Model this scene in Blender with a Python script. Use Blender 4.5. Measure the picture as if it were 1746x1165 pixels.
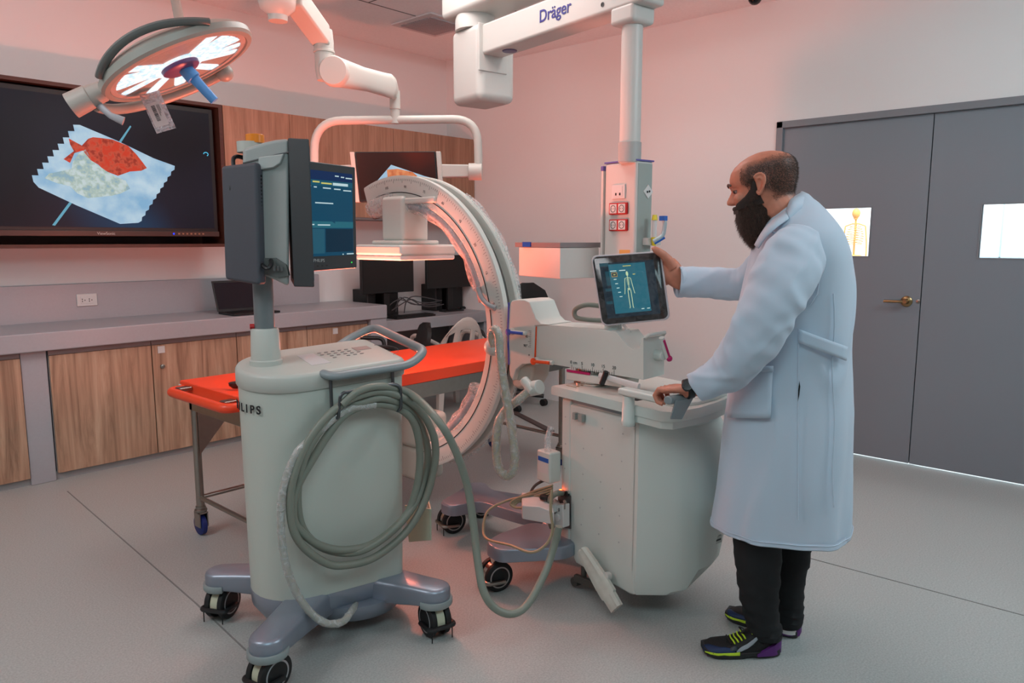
import bpy, bmesh, math, random
from mathutils import Vector, Matrix
random.seed(7)
for o in list(bpy.data.objects): bpy.data.objects.remove(o, do_unlink=True)
S = bpy.context.scene; COL = S.collection
R = math.radians

# ---------------------------------------------------------------- camera
FPX, PITCH, CAMH, HEAD = 1271.0, R(7.8), 1.43, R(42.4)
cd = bpy.data.cameras.new('camera'); cam = bpy.data.objects.new('camera', cd); COL.objects.link(cam)
cd.sensor_width = 36; cd.lens = FPX/1746*36; cd.clip_start = .05
cam.location = (0, 0, CAMH); cam.rotation_euler = (R(90)-PITCH, 0, HEAD-R(90)); S.camera = cam
# ---------------------------------------------------------------- world and exposure
w = bpy.data.worlds.new('world'); S.world = w; w.use_nodes = True
w.node_tree.nodes['Background'].inputs[0].default_value = (.5, .6, .7, 1)
w.node_tree.nodes['Background'].inputs[1].default_value = .05
S.view_settings.view_transform = 'Standard'; S.view_settings.look = 'None'
S.view_settings.gamma = 1; S.view_settings.use_curve_mapping = False
S.view_settings.exposure = -0.74
# ---------------------------------------------------------------- lights
def lamp(name, kind, loc, power, color, size=.1, target=None, size_y=None, spread=None):
    l = bpy.data.lights.new(name, kind); l.energy = power; l.color = color
    if kind == 'AREA':
        l.size = size
        if size_y: l.shape = 'RECTANGLE'; l.size_y = size_y
        if spread: l.spread = R(spread)
    else: l.shadow_soft_size = size
    o = bpy.data.objects.new(name, l); COL.objects.link(o); o.location = loc
    if target: o.rotation_euler = (Vector(target)-Vector(loc)).to_track_quat('-Z', 'Y').to_euler()
    return o
lamp('red_led_light', 'POINT', (2.16, 2.92, .90), 36, (1, .21, .12), .06)
sp = lamp('red_led_beam', 'SPOT', (2.16, 2.92, .93), 146, (1, .21, .12), .06, (2.3, 3.3, 3.0)); sp.data.spot_size = R(158); sp.data.spot_blend = .5
lamp('cool_ceiling_light', 'AREA', (.3, .2, 2.95), 66, (.66, .93, 1), 1.6, (.9, 1.0, 0), 1.6)
lamp('cool_ceiling_light_rear', 'AREA', (3.3, -.6, 2.95), 102, (.78, .94, 1), 1.4, (3.6, 1.2, .6), 1.4)
lamp('fill_light_left', 'AREA', (-.6, 2.9, 2.95), 92, (.93, .97, 1), 1.4, (1.2, 4.6, 1.0), 1.4)  # unseen fill, added as broad ambient light on the TV wall
lamp('fill_light_middle', 'AREA', (2.9, 2.9, 2.99), 50, (1, .96, .94), 1.4, None, 1.4)  # unseen soft overhead fill, added to brighten the walls
lamp('corridor_light', 'AREA', (6.4, 1.2, 2.9), 330, (.9, .97, 1), 1.6, None, 3.0)

# ---------------------------------------------------------------- pixel to place (1746 x 1165)
FV = (math.cos(HEAD), math.sin(HEAD)); RV = (math.sin(HEAD), -math.cos(HEAD))
def ray(x, y):
    u = (x-873)/FPX; v = -(y-582.5)/FPX
    fw = math.cos(PITCH)+v*math.sin(PITCH); up = -math.sin(PITCH)+v*math.cos(PITCH)
    return Vector((fw*FV[0]+u*RV[0], fw*FV[1]+u*RV[1], up))
CP = Vector((0, 0, CAMH))
def PZ(x, y, h=0.): d = ray(x, y); return CP+d*((h-CAMH)/d.z)
def PX(x, y, c): d = ray(x, y); return CP+d*(c/d.x)
def PY(x, y, c): d = ray(x, y); return CP+d*(c/d.y)
def PD(x, y, dep): d = ray(x, y); return CP+d*(dep/(d.x*FV[0]+d.y*FV[1]))
def dep(p): return p[0]*FV[0]+p[1]*FV[1]
RGT = Vector((RV[0], RV[1], 0)); FWD = Vector((FV[0], FV[1], 0)); UP = Vector((0, 0, 1))

# ---------------------------------------------------------------- materials
MATS = {}
def lin(c):
    return tuple((v/12.92 if v <= .04045 else ((v+.055)/1.055)**2.4) for v in c)
def mat(name, rgb, rough=.5, metal=0., noise=0., nscale=20., bump=0., bscale=60., emit=None, estr=1., alpha=1., trans=0., coat=0., stretch=None, rgb2=None, srgb=True, sheen=0.):
    if name in MATS: return MATS[name]
    m = bpy.data.materials.new(name); m.use_nodes = True; nt = m.node_tree; b = nt.nodes['Principled BSDF']
    c = lin(rgb) if srgb else rgb
    b.inputs['Base Color'].default_value = (*c, 1); b.inputs['Roughness'].default_value = rough; b.inputs['Metallic'].default_value = metal
    b.inputs['Alpha'].default_value = alpha; b.inputs['Transmission Weight'].default_value = trans; b.inputs['Coat Weight'].default_value = coat
    if sheen: b.inputs['Sheen Weight'].default_value = sheen
    tc = nt.nodes.new('ShaderNodeTexCoord'); mp = nt.nodes.new('ShaderNodeMapping'); nt.links.new(tc.outputs['Object'], mp.inputs[0])
    if stretch: mp.inputs['Scale'].default_value = stretch
    if noise or rgb2:
        n = nt.nodes.new('ShaderNodeTexNoise'); n.inputs['Scale'].default_value = nscale; n.inputs['Detail'].default_value = 5
        nt.links.new(mp.outputs[0], n.inputs['Vector'])
        r = nt.nodes.new('ShaderNodeValToRGB'); nt.links.new(n.outputs['Fac'], r.inputs[0]); nt.links.new(r.outputs[0], b.inputs['Base Color'])
        r.color_ramp.elements[0].position = .3; r.color_ramp.elements[1].position = .7
        c2 = lin(rgb2) if rgb2 else tuple(min(1, v*(1+noise)) for v in c)
        c1 = c if rgb2 else tuple(v*(1-noise) for v in c)
        r.color_ramp.elements[0].color = (*c1, 1); r.color_ramp.elements[1].color = (*c2, 1)
    if bump:
        n2 = nt.nodes.new('ShaderNodeTexNoise'); n2.inputs['Scale'].default_value = bscale; n2.inputs['Detail'].default_value = 4
        nt.links.new(mp.outputs[0], n2.inputs['Vector'])
        bp = nt.nodes.new('ShaderNodeBump'); bp.inputs['Strength'].default_value = bump; bp.inputs['Distance'].default_value = .004
        nt.links.new(n2.outputs['Fac'], bp.inputs['Height']); nt.links.new(bp.outputs[0], b.inputs['Normal'])
    if emit:
        b.inputs['Emission Color'].default_value = (*lin(emit), 1); b.inputs['Emission Strength'].default_value = estr
    MATS[name] = m; return m
def wood(name, a, b_, c_):
    m = bpy.data.materials.new(name); m.use_nodes = True; nt = m.node_tree; b = nt.nodes['Principled BSDF']
    tc = nt.nodes.new('ShaderNodeTexCoord'); mp = nt.nodes.new('ShaderNodeMapping'); mp.inputs['Scale'].default_value = (9, 9, .55)
    n = nt.nodes.new('ShaderNodeTexNoise'); n.inputs['Scale'].default_value = 1.6; n.inputs['Detail'].default_value = 8; n.inputs['Distortion'].default_value = 1.3; n.inputs['Roughness'].default_value = .65
    r = nt.nodes.new('ShaderNodeValToRGB'); e = r.color_ramp.elements
    e[0].position = .3; e[0].color = (*lin(a), 1); e[1].position = .72; e[1].color = (*lin(c_), 1); k = e.new(.5); k.color = (*lin(b_), 1)
    n2 = nt.nodes.new('ShaderNodeTexNoise'); n2.inputs['Scale'].default_value = 9; n2.inputs['Detail'].default_value = 6
    mx = nt.nodes.new('ShaderNodeMix'); mx.data_type = 'RGBA'; mx.blend_type = 'MULTIPLY'; mx.inputs[0].default_value = .35
    nt.links.new(tc.outputs['Object'], mp.inputs[0]); nt.links.new(mp.outputs[0], n.inputs[0]); nt.links.new(mp.outputs[0], n2.inputs[0])
    nt.links.new(n.outputs['Fac'], r.inputs[0]); nt.links.new(r.outputs[0], mx.inputs[6]); nt.links.new(n2.outputs['Fac'], mx.inputs[7]); nt.links.new(mx.outputs[2], b.inputs['Base Color'])
    b.inputs['Roughness'].default_value = .5
    return m
def glow(name, rgb, s=1.):
    m = bpy.data.materials.new(name); m.use_nodes = True; nt = m.node_tree; b = nt.nodes['Principled BSDF']
    b.inputs['Base Color'].default_value = (.01, .01, .01, 1); b.inputs['Roughness'].default_value = .35; b.inputs['Specular IOR Level'].default_value = .15
    b.inputs['Emission Color'].default_value = (*lin(rgb), 1); b.inputs['Emission Strength'].default_value = s*1.55
    MATS[name] = m; return m
def glow2(name, c1, c2, scale, s=1., pos=(.35, .65), stretch=(1, 1, 1), c3=None, detail=6):
    m = glow(name, c1, s); nt = m.node_tree; b = nt.nodes['Principled BSDF']
    tc = nt.nodes.new('ShaderNodeTexCoord'); mp = nt.nodes.new('ShaderNodeMapping'); mp.inputs['Scale'].default_value = stretch
    n = nt.nodes.new('ShaderNodeTexNoise'); n.inputs['Scale'].default_value = scale; n.inputs['Detail'].default_value = detail
    r = nt.nodes.new('ShaderNodeValToRGB'); e = r.color_ramp.elements
    e[0].position, e[1].position = pos; e[0].color = (*lin(c1), 1); e[1].color = (*lin(c2), 1)
    if c3: k = e.new((pos[0]+pos[1])/2); k.color = (*lin(c3), 1)
    nt.links.new(tc.outputs['Object'], mp.inputs[0]); nt.links.new(mp.outputs[0], n.inputs[0]); nt.links.new(n.outputs['Fac'], r.inputs[0]); nt.links.new(r.outputs[0], b.inputs['Emission Color'])
    return m

M_wall = mat('wall_paint', (.92, .915, .91), .75, bump=.05, bscale=180)
M_ceil = mat('ceiling_tile', (.97, .96, .96), .8, noise=.03, nscale=60)
M_trimw = mat('white_trim', (.80, .80, .80), .5)
M_floor = mat('floor_vinyl', (.665, .675, .665), .42, noise=.16, nscale=150, bump=.08, bscale=260)
M_seam = mat('floor_seam', (.50, .50, .49), .6)
M_wood = wood('oak_laminate', (.58, .44, .35), (.77, .62, .51), (.86, .73, .62))
M_woodr = wood('oak_laminate_upper', (.56, .42, .33), (.68, .53, .43), (.76, .61, .51))
M_solid = mat('solid_surface_grey', (.66, .66, .68), .35, noise=.02, nscale=90)
M_door = mat('grey_door_paint', (.50, .53, .56), .45, bump=.04, bscale=200)
M_doorf = mat('grey_frame_paint', (.50, .51, .53), .45)
M_black = mat('black_plastic', (.085, .085, .09), .45)
M_black2 = mat('black_rubber', (.06, .06, .065), .6)
M_dark = mat('charcoal_plastic', (.19, .21, .22), .5, bump=.04, bscale=300)
M_dark2 = mat('charcoal_cover', (.27, .28, .31), .6, bump=.08, bscale=400)
M_med = mat('medical_white', (.82, .84, .815), .38)
M_med2 = mat('medical_cream', (.72, .72, .68), .42)
M_medw = mat('pendant_white', (.80, .79, .77), .4)
M_cart = mat('cart_shell', (.745, .77, .735), .42)
M_cartlid = mat('cart_lid', (.74, .75, .72), .42)
M_silver = mat('silver_paint', (.56, .59, .64), .34, metal=.45)
M_handle = mat('grey_handle', (.53, .57, .58), .35)
M_gun = mat('gunmetal_wire', (.36, .37, .38), .35, metal=.7)
M_steel = mat('stainless_steel', (.62, .60, .57), .28, metal=1., noise=.04, nscale=40)
M_chrome = mat('chrome', (.8, .78, .75), .15, metal=1.)
M_brass = mat('satin_brass', (.62, .52, .38), .3, metal=1.)
M_cream = mat('cream_plastic', (.78, .78, .68), .45)
M_hose = mat('sage_hose', (.49, .51, .465), .42)
M_hose2 = mat('beige_cable', (.62, .56, .45), .45)
M_orange = mat('orange_board', (.93, .29, .14), .38, bump=.03, bscale=15)
M_white = mat('white_plastic', (.84, .83, .82), .4)
M_red = mat('red_plastic', (.72, .07, .08), .4)
M_blue = mat('blue_plastic', (.10, .36, .70), .4)
M_bluet = mat('blue_tyre', (.06, .14, .42), .5)
M_yellow = mat('yellow_plastic', (.88, .80, .15), .4)
M_magenta = mat('magenta_mark', (.72, .05, .38), .4)
M_orangem = mat('orange_mark', (.88, .32, .12), .4)
M_bluem = mat('blue_mark', (.08, .30, .68), .4)
M_navy = mat('navy_mark', (.16, .15, .50), .45)
M_ink = mat('black_ink', (.08, .08, .09), .6)
M_inkg = mat('grey_ink', (.38, .38, .38), .6)
M_violet = mat('violet_band', (.38, .36, .62), .4)
M_green = mat('side_panel_grey', (.62, .65, .63), .4)

def film(name, dens=.25, tint=(.9, .9, .9)):
    m = bpy.data.materials.new(name); m.use_nodes = True; nt = m.node_tree
    out = nt.nodes['Material Output']; b = nt.nodes['Principled BSDF']
    b.inputs['Base Color'].default_value = (*lin(tint), 1); b.inputs['Roughness'].default_value = .12; b.inputs['Specular IOR Level'].default_value = .8
    n = nt.nodes.new('ShaderNodeTexNoise'); n.inputs['Scale'].default_value = 38; n.inputs['Detail'].default_value = 3; n.inputs['Distortion'].default_value = 1.5
    tc = nt.nodes.new('ShaderNodeTexCoord'); nt.links.new(tc.outputs['Object'], n.inputs[0])
    bp = nt.nodes.new('ShaderNodeBump'); bp.inputs['Strength'].default_value = .6; bp.inputs['Distance'].default_value = .006
    nt.links.new(n.outputs['Fac'], bp.inputs['Height']); nt.links.new(bp.outputs[0], b.inputs['Normal'])
    tr = nt.nodes.new('ShaderNodeBsdfTransparent'); mx = nt.nodes.new('ShaderNodeMixShader')
    r = nt.nodes.new('ShaderNodeMapRange'); r.inputs[1].default_value = .35; r.inputs[2].default_value = .7; r.inputs[3].default_value = dens*.4; r.inputs[4].default_value = min(1, dens*1.8)
    nt.links.new(n.outputs['Fac'], r.inputs[0]); nt.links.new(r.outputs[0], mx.inputs[0]); nt.links.new(tr.outputs[0], mx.inputs[1]); nt.links.new(b.outputs[0], mx.inputs[2]); nt.links.new(mx.outputs[0], out.inputs[0])
    return m
M_film = film('clear_plastic_film', .26)
M_film2 = film('clear_plastic_film_thick', .30)
M_glass = film('window_glass', .06)

# ---------------------------------------------------------------- mesh helpers
class MB:
    def __init__(s): s.v = []; s.f = []; s.mi = []; s.cur = 0
    def add(s, vs, fs):
        n = len(s.v); s.v += [tuple(v) for v in vs]; s.f += [tuple(i+n for i in f) for f in fs]; s.mi += [s.cur]*len(fs); return s
    def hexa(s, b4, t4):          # four bottom points, four top points
        return s.add(list(b4)+list(t4), [(0, 3, 2, 1), (4, 5, 6, 7), (0, 1, 5, 4), (1, 2, 6, 5), (2, 3, 7, 6), (3, 0, 4, 7)])
    def box(s, x0, x1, y0, y1, z0, z1):
        return s.hexa([(x0, y0, z0), (x1, y0, z0), (x1, y1, z0), (x0, y1, z0)], [(x0, y0, z1), (x1, y0, z1), (x1, y1, z1), (x0, y1, z1)])
    def fbox(s, fr, a0, a1, b0, b1, c0, c1):     # box in a frame fr(a,b,c)
        return s.hexa([fr(a0, b0, c0), fr(a1, b0, c0), fr(a1, b1, c0), fr(a0, b1, c0)], [fr(a0, b0, c1), fr(a1, b0, c1), fr(a1, b1, c1), fr(a0, b1, c1)])
    def prism(s, pts, vec):       # polygon extruded by vec
        pts = [Vector(p) for p in pts]; n = len(pts); vec = Vector(vec)
        return s.add(pts+[p+vec for p in pts], [tuple(range(n))[::-1], tuple(range(n, 2*n))]+[(i, (i+1) % n, n+(i+1) % n, n+i) for i in range(n)])
    def loft(s, rings, cap=True, closed=True):
        n = len(rings[0]); vs = [p for r in rings for p in r]; fs = []
        for k in range(len(rings)-1):
            for i in range(n if closed else n-1):
                j = (i+1) % n; fs.append((k*n+i, k*n+j, (k+1)*n+j, (k+1)*n+i))
        if cap and closed: fs.append(tuple(range(n))[::-1]); fs.append(tuple(range((len(rings)-1)*n, len(rings)*n)))
        return s.add(vs, fs)
    def tube(s, pts, r, n=10, closed=False, cap=True, flat=None):
        pts = [Vector(p) for p in pts]; N = len(pts); rs = r if isinstance(r, (list, tuple)) else [r]*N
        T = []
        for i in range(N):
            a = pts[(i-1) % N] if (closed or i > 0) else pts[i]; b = pts[(i+1) % N] if (closed or i < N-1) else pts[i]
            t = (b-a); T.append(t.normalized() if t.length > 1e-9 else Vector((0, 0, 1)))
        ref = Vector((0, 0, 1)) if abs(T[0].z) < .9 else Vector((1, 0, 0))
        nrm = (ref-T[0]*ref.dot(T[0])).normalized(); rings = []
        for i in range(N):
            nrm = nrm-T[i]*nrm.dot(T[i])
            nrm = nrm.normalized() if nrm.length > 1e-6 else T[i].orthogonal().normalized()
            bn = T[i].cross(nrm)
            rings.append([pts[i]+(nrm*math.cos(2*math.pi*k/n)+bn*math.sin(2*math.pi*k/n)*(flat or 1))*rs[i] for k in range(n)])
        if closed: rings.append(rings[0]); return s.loft(rings, cap=False)
        return s.loft(rings, cap=cap)
    def cyl(s, p, q, r, r2=None, n=24): return s.tube([p, q], [r, r if r2 is None else r2], n)
    def lathe(s, o, ax, prof, n=28):   # prof: (distance along axis, radius)
        o = Vector(o); ax = Vector(ax).normalized(); a = ax.orthogonal().normalized(); b = ax.cross(a)
        return s.loft([[o+ax*h+(a*math.cos(2*math.pi*k/n)+b*math.sin(2*math.pi*k/n))*max(r, 1e-4) for k in range(n)] for h, r in prof])
    def ball(s, c, r, n=14, sc=(1, 1, 1)):
        c = Vector(c); m = n//2
        return s.loft([[c+Vector((sc[0]*r*math.sin(t)*math.cos(2*math.pi*k/n), sc[1]*r*math.sin(t)*math.sin(2*math.pi*k/n), sc[2]*r*math.cos(t))) for k in range(n)] for t in [max(.02, min(math.pi-.02, math.pi*i/m)) for i in range(m+1)]])
    def build(s, name, m, parent=None, smooth=True, bev=0, seg=2, sub=0, label=None, kind=None, ang=38):
        me = bpy.data.meshes.new(name); me.from_pydata(s.v, [], s.f); me.update()
        ms = m if isinstance(m, (list, tuple)) else [m]
        for x in ms: me.materials.append(x)
        if len(ms) > 1:
            for p, i in zip(me.polygons, s.mi): p.material_index = i
        bm = bmesh.new(); bm.from_mesh(me); bmesh.ops.recalc_face_normals(bm, faces=bm.faces); bm.to_mesh(me); bm.free()
        if smooth:
            for p in me.polygons: p.use_smooth = True
            me.set_sharp_from_angle(angle=R(ang))
        o = bpy.data.objects.new(name, me); COL.objects.link(o)
        if parent is not None: attach(o, parent)
        if bev:
            b = o.modifiers.new('bevel', 'BEVEL'); b.width = bev; b.segments = seg; b.limit_method = 'ANGLE'; b.angle_limit = R(35)
            if smooth: b.harden_normals = True
        if sub:
            b = o.modifiers.new('sub', 'SUBSURF'); b.levels = sub; b.render_levels = sub
        if label: o['label'] = label
        if kind: o['kind'] = kind
        return o
def attach(o, parent):
    loc = Vector((0, 0, 0)); p = parent
    bpy.context.view_layer.update()
    o.parent = parent; o.matrix_parent_inverse = parent.matrix_world.inverted()
def thing(name, loc, label, cat, group=None):
    o = bpy.data.objects.new(name, None); COL.objects.link(o); o.location = loc; o.empty_display_size = .1
    bpy.context.view_layer.update(); return tag(o, label, cat, group)
def tag(o, label, cat, group=None, kind=None):
    o['label'] = label; o['category'] = cat
    if group: o['group'] = group
    if kind: o['kind'] = kind
    return o
def struct(o): o['kind'] = 'structure'; return o
def text(s, name, origin, right, up, size, m, parent, depth=.001, align='CENTER', bold=0.):
    cu = bpy.data.curves.new(name, 'FONT'); cu.body = s; cu.size = size; cu.align_x = align; cu.align_y = 'CENTER'; cu.extrude = depth; cu.offset = bold
    t = bpy.data.objects.new(name, cu); COL.objects.link(t); bpy.context.view_layer.update()
    me = bpy.data.meshes.new_from_object(t.evaluated_get(bpy.context.evaluated_depsgraph_get())); bpy.data.objects.remove(t)
    r = Vector(right).normalized(); u = Vector(up); u = (u-r*u.dot(r)).normalized(); n = r.cross(u)
    mtx = Matrix(((r.x, u.x, n.x, origin[0]), (r.y, u.y, n.y, origin[1]), (r.z, u.z, n.z, origin[2]), (0, 0, 0, 1)))
    me.transform(mtx); me.materials.clear(); me.materials.append(m)
    o = bpy.data.objects.new(name, me); COL.objects.link(o)
    if parent is not None: attach(o, parent)
    return o
from mathutils import noise as mnoise
def crumple(o, sc, amp, seed=0., ridge=True, f2=2.2, a2=.4):
    me = o.data; me.update(); nr = [v.normal.copy() for v in me.vertices]
    for v, n in zip(me.vertices, nr):
        p = Vector((v.co.x*sc[0]+seed, v.co.y*sc[1]+seed, v.co.z*sc[2])); k = mnoise.noise(p); k = k*.55+(max(0, 1-abs(k)*7)*.55 if ridge else 0)
        k += a2*mnoise.noise(p*f2); v.co += n*(k-.25)*amp
    me.update()
def spline(pts, n=8, closed=False):
    pts = [Vector(p) for p in pts]; N = len(pts); out = []
    for i in range(N if closed else N-1):
        if closed: a, b, c, d = [pts[(i+k-1) % N] for k in range(4)]
        else: a, b, c, d = pts[max(i-1, 0)], pts[i], pts[i+1], pts[min(i+2, N-1)]
        for k in range(n):
            t = k/n; out.append(.5*((2*b)+(c-a)*t+(2*a-5*b+4*c-d)*t*t+(3*b-a-3*c+d)*t**3))
    if not closed: out.append(pts[-1])
    return out
def fillet(pts, r, n=6):
    pts = [Vector(p) for p in pts]; out = [pts[0]]
    for i in range(1, len(pts)-1):
        a, b, c = pts[i-1], pts[i], pts[i+1]; u = (a-b); v = (c-b); rr = min(r, u.length*.49, v.length*.49)
        p0 = b+u.normalized()*rr; p2 = b+v.normalized()*rr
        for k in range(n+1): t = k/n; out.append(p0*(1-t)**2+b*2*t*(1-t)+p2*t*t)
    out.append(pts[-1]); return out
def rrect(w, h, r, n=5):          # rounded rectangle outline in 2D
    out = []
    for cx, cy, a0 in ((w/2-r, h/2-r, 0), (-w/2+r, h/2-r, 90), (-w/2+r, -h/2+r, 180), (w/2-r, -h/2+r, 270)):
        for k in range(n+1): a = R(a0+90*k/n); out.append((cx+r*math.cos(a), cy+r*math.sin(a)))
    return out
def frame(o, ang):
    o = Vector(o); u = Vector((math.cos(ang), math.sin(ang), 0)); v = Vector((-math.sin(ang), math.cos(ang), 0))
    return lambda a, b, c=0.: o+u*a+v*b+UP*c
def copy_tree(o, parent=None):
    c = o.copy(); COL.objects.link(c)
    if parent is not None: c.parent = parent
    for ch in list(o.children): copy_tree(ch, c)
    return c
# ================================================================ ROOM
WX, WY, CZ = 5.085, 5.5, 3.02
b = MB(); b.box(-2.6, 7.6, -2.6, WY+.2, -.1, 0); struct(b.build('floor', M_floor, smooth=False))
# floor seams
b = MB()
def strip(b, p, q, w=.006, z0=-.004, z1=.0015):
    p = Vector(p); q = Vector(q); d = (q-p).normalized(); n = Vector((-d.y, d.x, 0))*w/2
    b.hexa([(p-n)+UP*z0, (p+n)+UP*z0, (q+n)+UP*z0, (q-n)+UP*z0], [(p-n)+UP*z1, (p+n)+UP*z1, (q+n)+UP*z1, (q-n)+UP*z1])
strip(b, PZ(115, 838), PZ(335, 1030)); strip(b, PZ(1372, 950), PZ(1746, 1050)); strip(b, PZ(335, 1030), PZ(420, 1110))
for p in b.v: pass
o = b.build('trim_1', M_seam, smooth=False); struct(o)
# TV wall
b = MB(); b.box(-2.6, WX+.15, WY, WY+.15, 0, 3.4); struct(b.build('wall_back', M_wall, smooth=False))
# door wall with opening
DY0, DY1, DZ = .30, 2.195, 2.222
b = MB(); b.box(WX, WX+.15, DY1, WY, 0, 3.4).box(WX, WX+.15, -2.6, DY0, 0, 3.4).box(WX, WX+.15, DY0, DY1, DZ, 3.4)
struct(b.build('wall_right', M_wall, smooth=False))
b = MB(); b.box(-2.75, -2.6, -2.6, WY, 0, 3.4); struct(b.build('wall_left', M_wall, smooth=False))
b = MB(); b.box(-2.75, WX+.15, -2.75, -2.6, 0, 3.4); struct(b.build('wall_front', M_wall, smooth=False))
# ceiling: lower field and raised perimeter along the TV wall
b = MB(); b.box(-2.6, WX, -2.6, 4.72, CZ, CZ+.3).box(-2.6, WX, 4.72, WY, 3.13, CZ+.3)
struct(b.build('ceiling', M_ceil, smooth=False))
# ceiling tile joints: grooves as thin dark battens
b = MB()
p = PZ(571, 24, CZ); q = PZ(689, 0, CZ)
for k in range(-3, 4): b.box(p.x+k*.61-.004, p.x+k*.61+.004, -2, 4.3, CZ-.0025, CZ+.002)
for k in range(-6, 1): b.box(-2, WX-.3, 4.3+k*.61-.004, 4.3+k*.61+.004, CZ-.0025, CZ+.002)
struct(b.build('trim_2', mat('tile_joint', (.45, .43, .43), .8), smooth=False))
# air grille
g = thing('ceiling_vent', PZ(735, 42, CZ), 'square slotted air vent in the ceiling tile above the wall monitor', 'vent')
c = PZ(738, 41, CZ); b = MB(); b.box(c.x-.22, c.x+.22, c.y-.22, c.y+.22, CZ-.014, CZ)
b.build('frame', mat('vent_frame', (.84, .82, .82), .6), g, bev=.004)
b = MB()
for k in range(16): b.box(c.x-.17, c.x+.17, c.y-.17+k*.0215, c.y-.158+k*.0215, CZ-.022, CZ-.014)
b.build('slats', mat('vent_slat', (.70, .67, .68), .6), g)

# corridor behind the doors
M_cor = mat('corridor_white', (.9, .92, .93), .7)
b = MB(); b.box(7.6, 7.75, -2.6, 5.5, 0, 3.2).box(WX+.15, 7.6, 4.0, 4.1, 0, 3.2).box(WX+.15, 7.6, -1.6, -1.5, 0, 3.2).box(WX+.15, 7.75, -1.5, 4.0, 3.1, 3.2)
struct(b.build('wall_corridor', M_cor, smooth=False))
# doors
GAP = 1.236
def win(px0, px1, py0, py1):
    a = PX(px0, py0, WX); c = PX(px1, py1, WX); return max(a.y, c.y), min(a.y, c.y), max(a.z, c.z), min(a.z, c.z)
w1 = (GAP+.67, GAP+.275, 1.634, 1.352)
pa = PX(1486, 354, WX+.02); pb = PX(1483, 437, WX+.02)
w1 = (pa.y+.42, pa.y, pa.z, pb.z)
pa2 = PX(1676, 347, WX+.02); pb2 = PX(1670, 440, WX+.02)
w2 = (pa2.y, pa2.y-.42, w1[2], w1[3])
def door(n, y0, y1, wn, hside):
    x0, x1 = WX+.015, WX+.06; z0, z1 = .016, DZ-.045
    b = MB(); b.box(x0, x1, y0, wn[1], z0, z1).box(x0, x1, wn[0], y1, z0, z1).box(x0, x1, wn[1], wn[0], z0, wn[3]).box(x0, x1, wn[1], wn[0], wn[2], z1)
    d = struct(b.build('door_%d' % n, M_door, smooth=False))
    b = MB(); b.box(x0+.02, x0+.026, wn[1], wn[0], wn[3], wn[2]); b.build('pane', M_glass, d)
    b = MB()
    for (a, c, e, f) in ((wn[1]-.008, wn[0]+.008, wn[2], wn[2]+.008), (wn[1]-.008, wn[0]+.008, wn[3]-.008, wn[3]), (wn[1]-.008, wn[1], wn[3], wn[2]), (wn[0], wn[0]+.008, wn[3], wn[2])): b.box(x0-.003, x0+.02, a, c, e, f)
    b.build('glazing_bead', M_doorf, d, smooth=False)
    return d
d1 = door(1, GAP+.003, DY1-.045, w1, 0); d2 = door(2, DY0+.045, GAP-.003, w2, 0)
# lever handle
hp = PX(1546, 514, WX+.015); b = MB(); b.lathe(hp, (-1, 0, 0), [(0, .034), (.006, .034), (.012, .028), (.014, .018), (.045, .015), (.05, .016), (.055, .012)])
h = b.build('door_handle', M_brass, d1, label='satin brass lever handle')
b = MB(); b.tube(fillet([hp+Vector((-.045, 0, 0)), hp+Vector((-.05, .03, 0)), hp+Vector((-.047, .12, -.002))], .02), .009, 10); b.build('lever', M_brass, h)
b = MB(); e = PX(1566, 514, WX+.015); b.lathe(e, (-1, 0, 0), [(0, .012), (.006, .012), (.007, .008)]); b.build('latch_plate', M_steel, d2)
b = MB(); b.box(WX+.062, WX+.07, GAP-.03, GAP+.03, .02, DZ-.05); b.build('gap_light_stop', M_door, d2)  # added behind the leaves to block corridor light leaking through the gap
# frame
b = MB(); b.box(WX-.012, WX+.10, DY1-.045, DY1+.0, 0, DZ).box(WX-.012, WX+.10, DY0, DY0+.045, 0, DZ).box(WX-.012, WX+.10, DY0, DY1, DZ-.045, DZ)
struct(b.build('trim_3', M_doorf, bev=.004))
# window bars seen through the right pane, and the teaching skeleton in the corridor
b = MB(); x = 7.0; c0 = PX(1712, 346, x)
for k in range(-2, 4): b.box(x, x+.02, c0.y-.42*k-.006, c0.y-.42*k+.006, .6, 2.6)
for z in (1.28, 1.75, 2.2): b.box(x, x+.02, -1.2, 2.0, z, z+.012)
o = b.build('window_grille', mat('pale_bar', (.62, .72, .78), .5), smooth=False); tag(o, 'pale window bars seen through the right door pane', 'grille')
M_bone = mat('bone_orange', (.86, .60, .30), .6)
sk = PX(1459, 380, 7.2); sk = Vector((sk.x, sk.y, 0)); sg = thing('anatomical_skeleton', (sk.x, sk.y, 0), 'orange teaching skeleton standing beyond the left door pane', 'skeleton')
b = MB(); b.ball((sk.x, sk.y, 1.70), .075, 16, (1, .85, 1.15)); b.box(sk.x-.03, sk.x+.03, sk.y-.03, sk.y+.03, 1.60, 1.645); b.build('skull', M_bone, sg)
b = MB(); b.tube([(sk.x, sk.y, 1.63), (sk.x+.01, sk.y, 1.4), (sk.x-.01, sk.y, 1.2), (sk.x, sk.y, .98)], .018, 8)
for k in range(8):
    z = 1.50-k*.04; r = .09+.05*math.sin(k/7*2.6); b.tube([(sk.x+r*.7*math.cos(R(a)), sk.y+r*math.sin(R(a)), z-.03*abs(math.sin(R(a/2)))) for a in range(0, 361, 24)], .006, 5)
b.build('rib_cage', M_bone, sg)
b = MB(); b.tube([(sk.x, sk.y+.16, 1.49), (sk.x, sk.y+.05, 1.53), (sk.x, sk.y-.05, 1.53), (sk.x, sk.y-.16, 1.49)], .011, 6)
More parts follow.
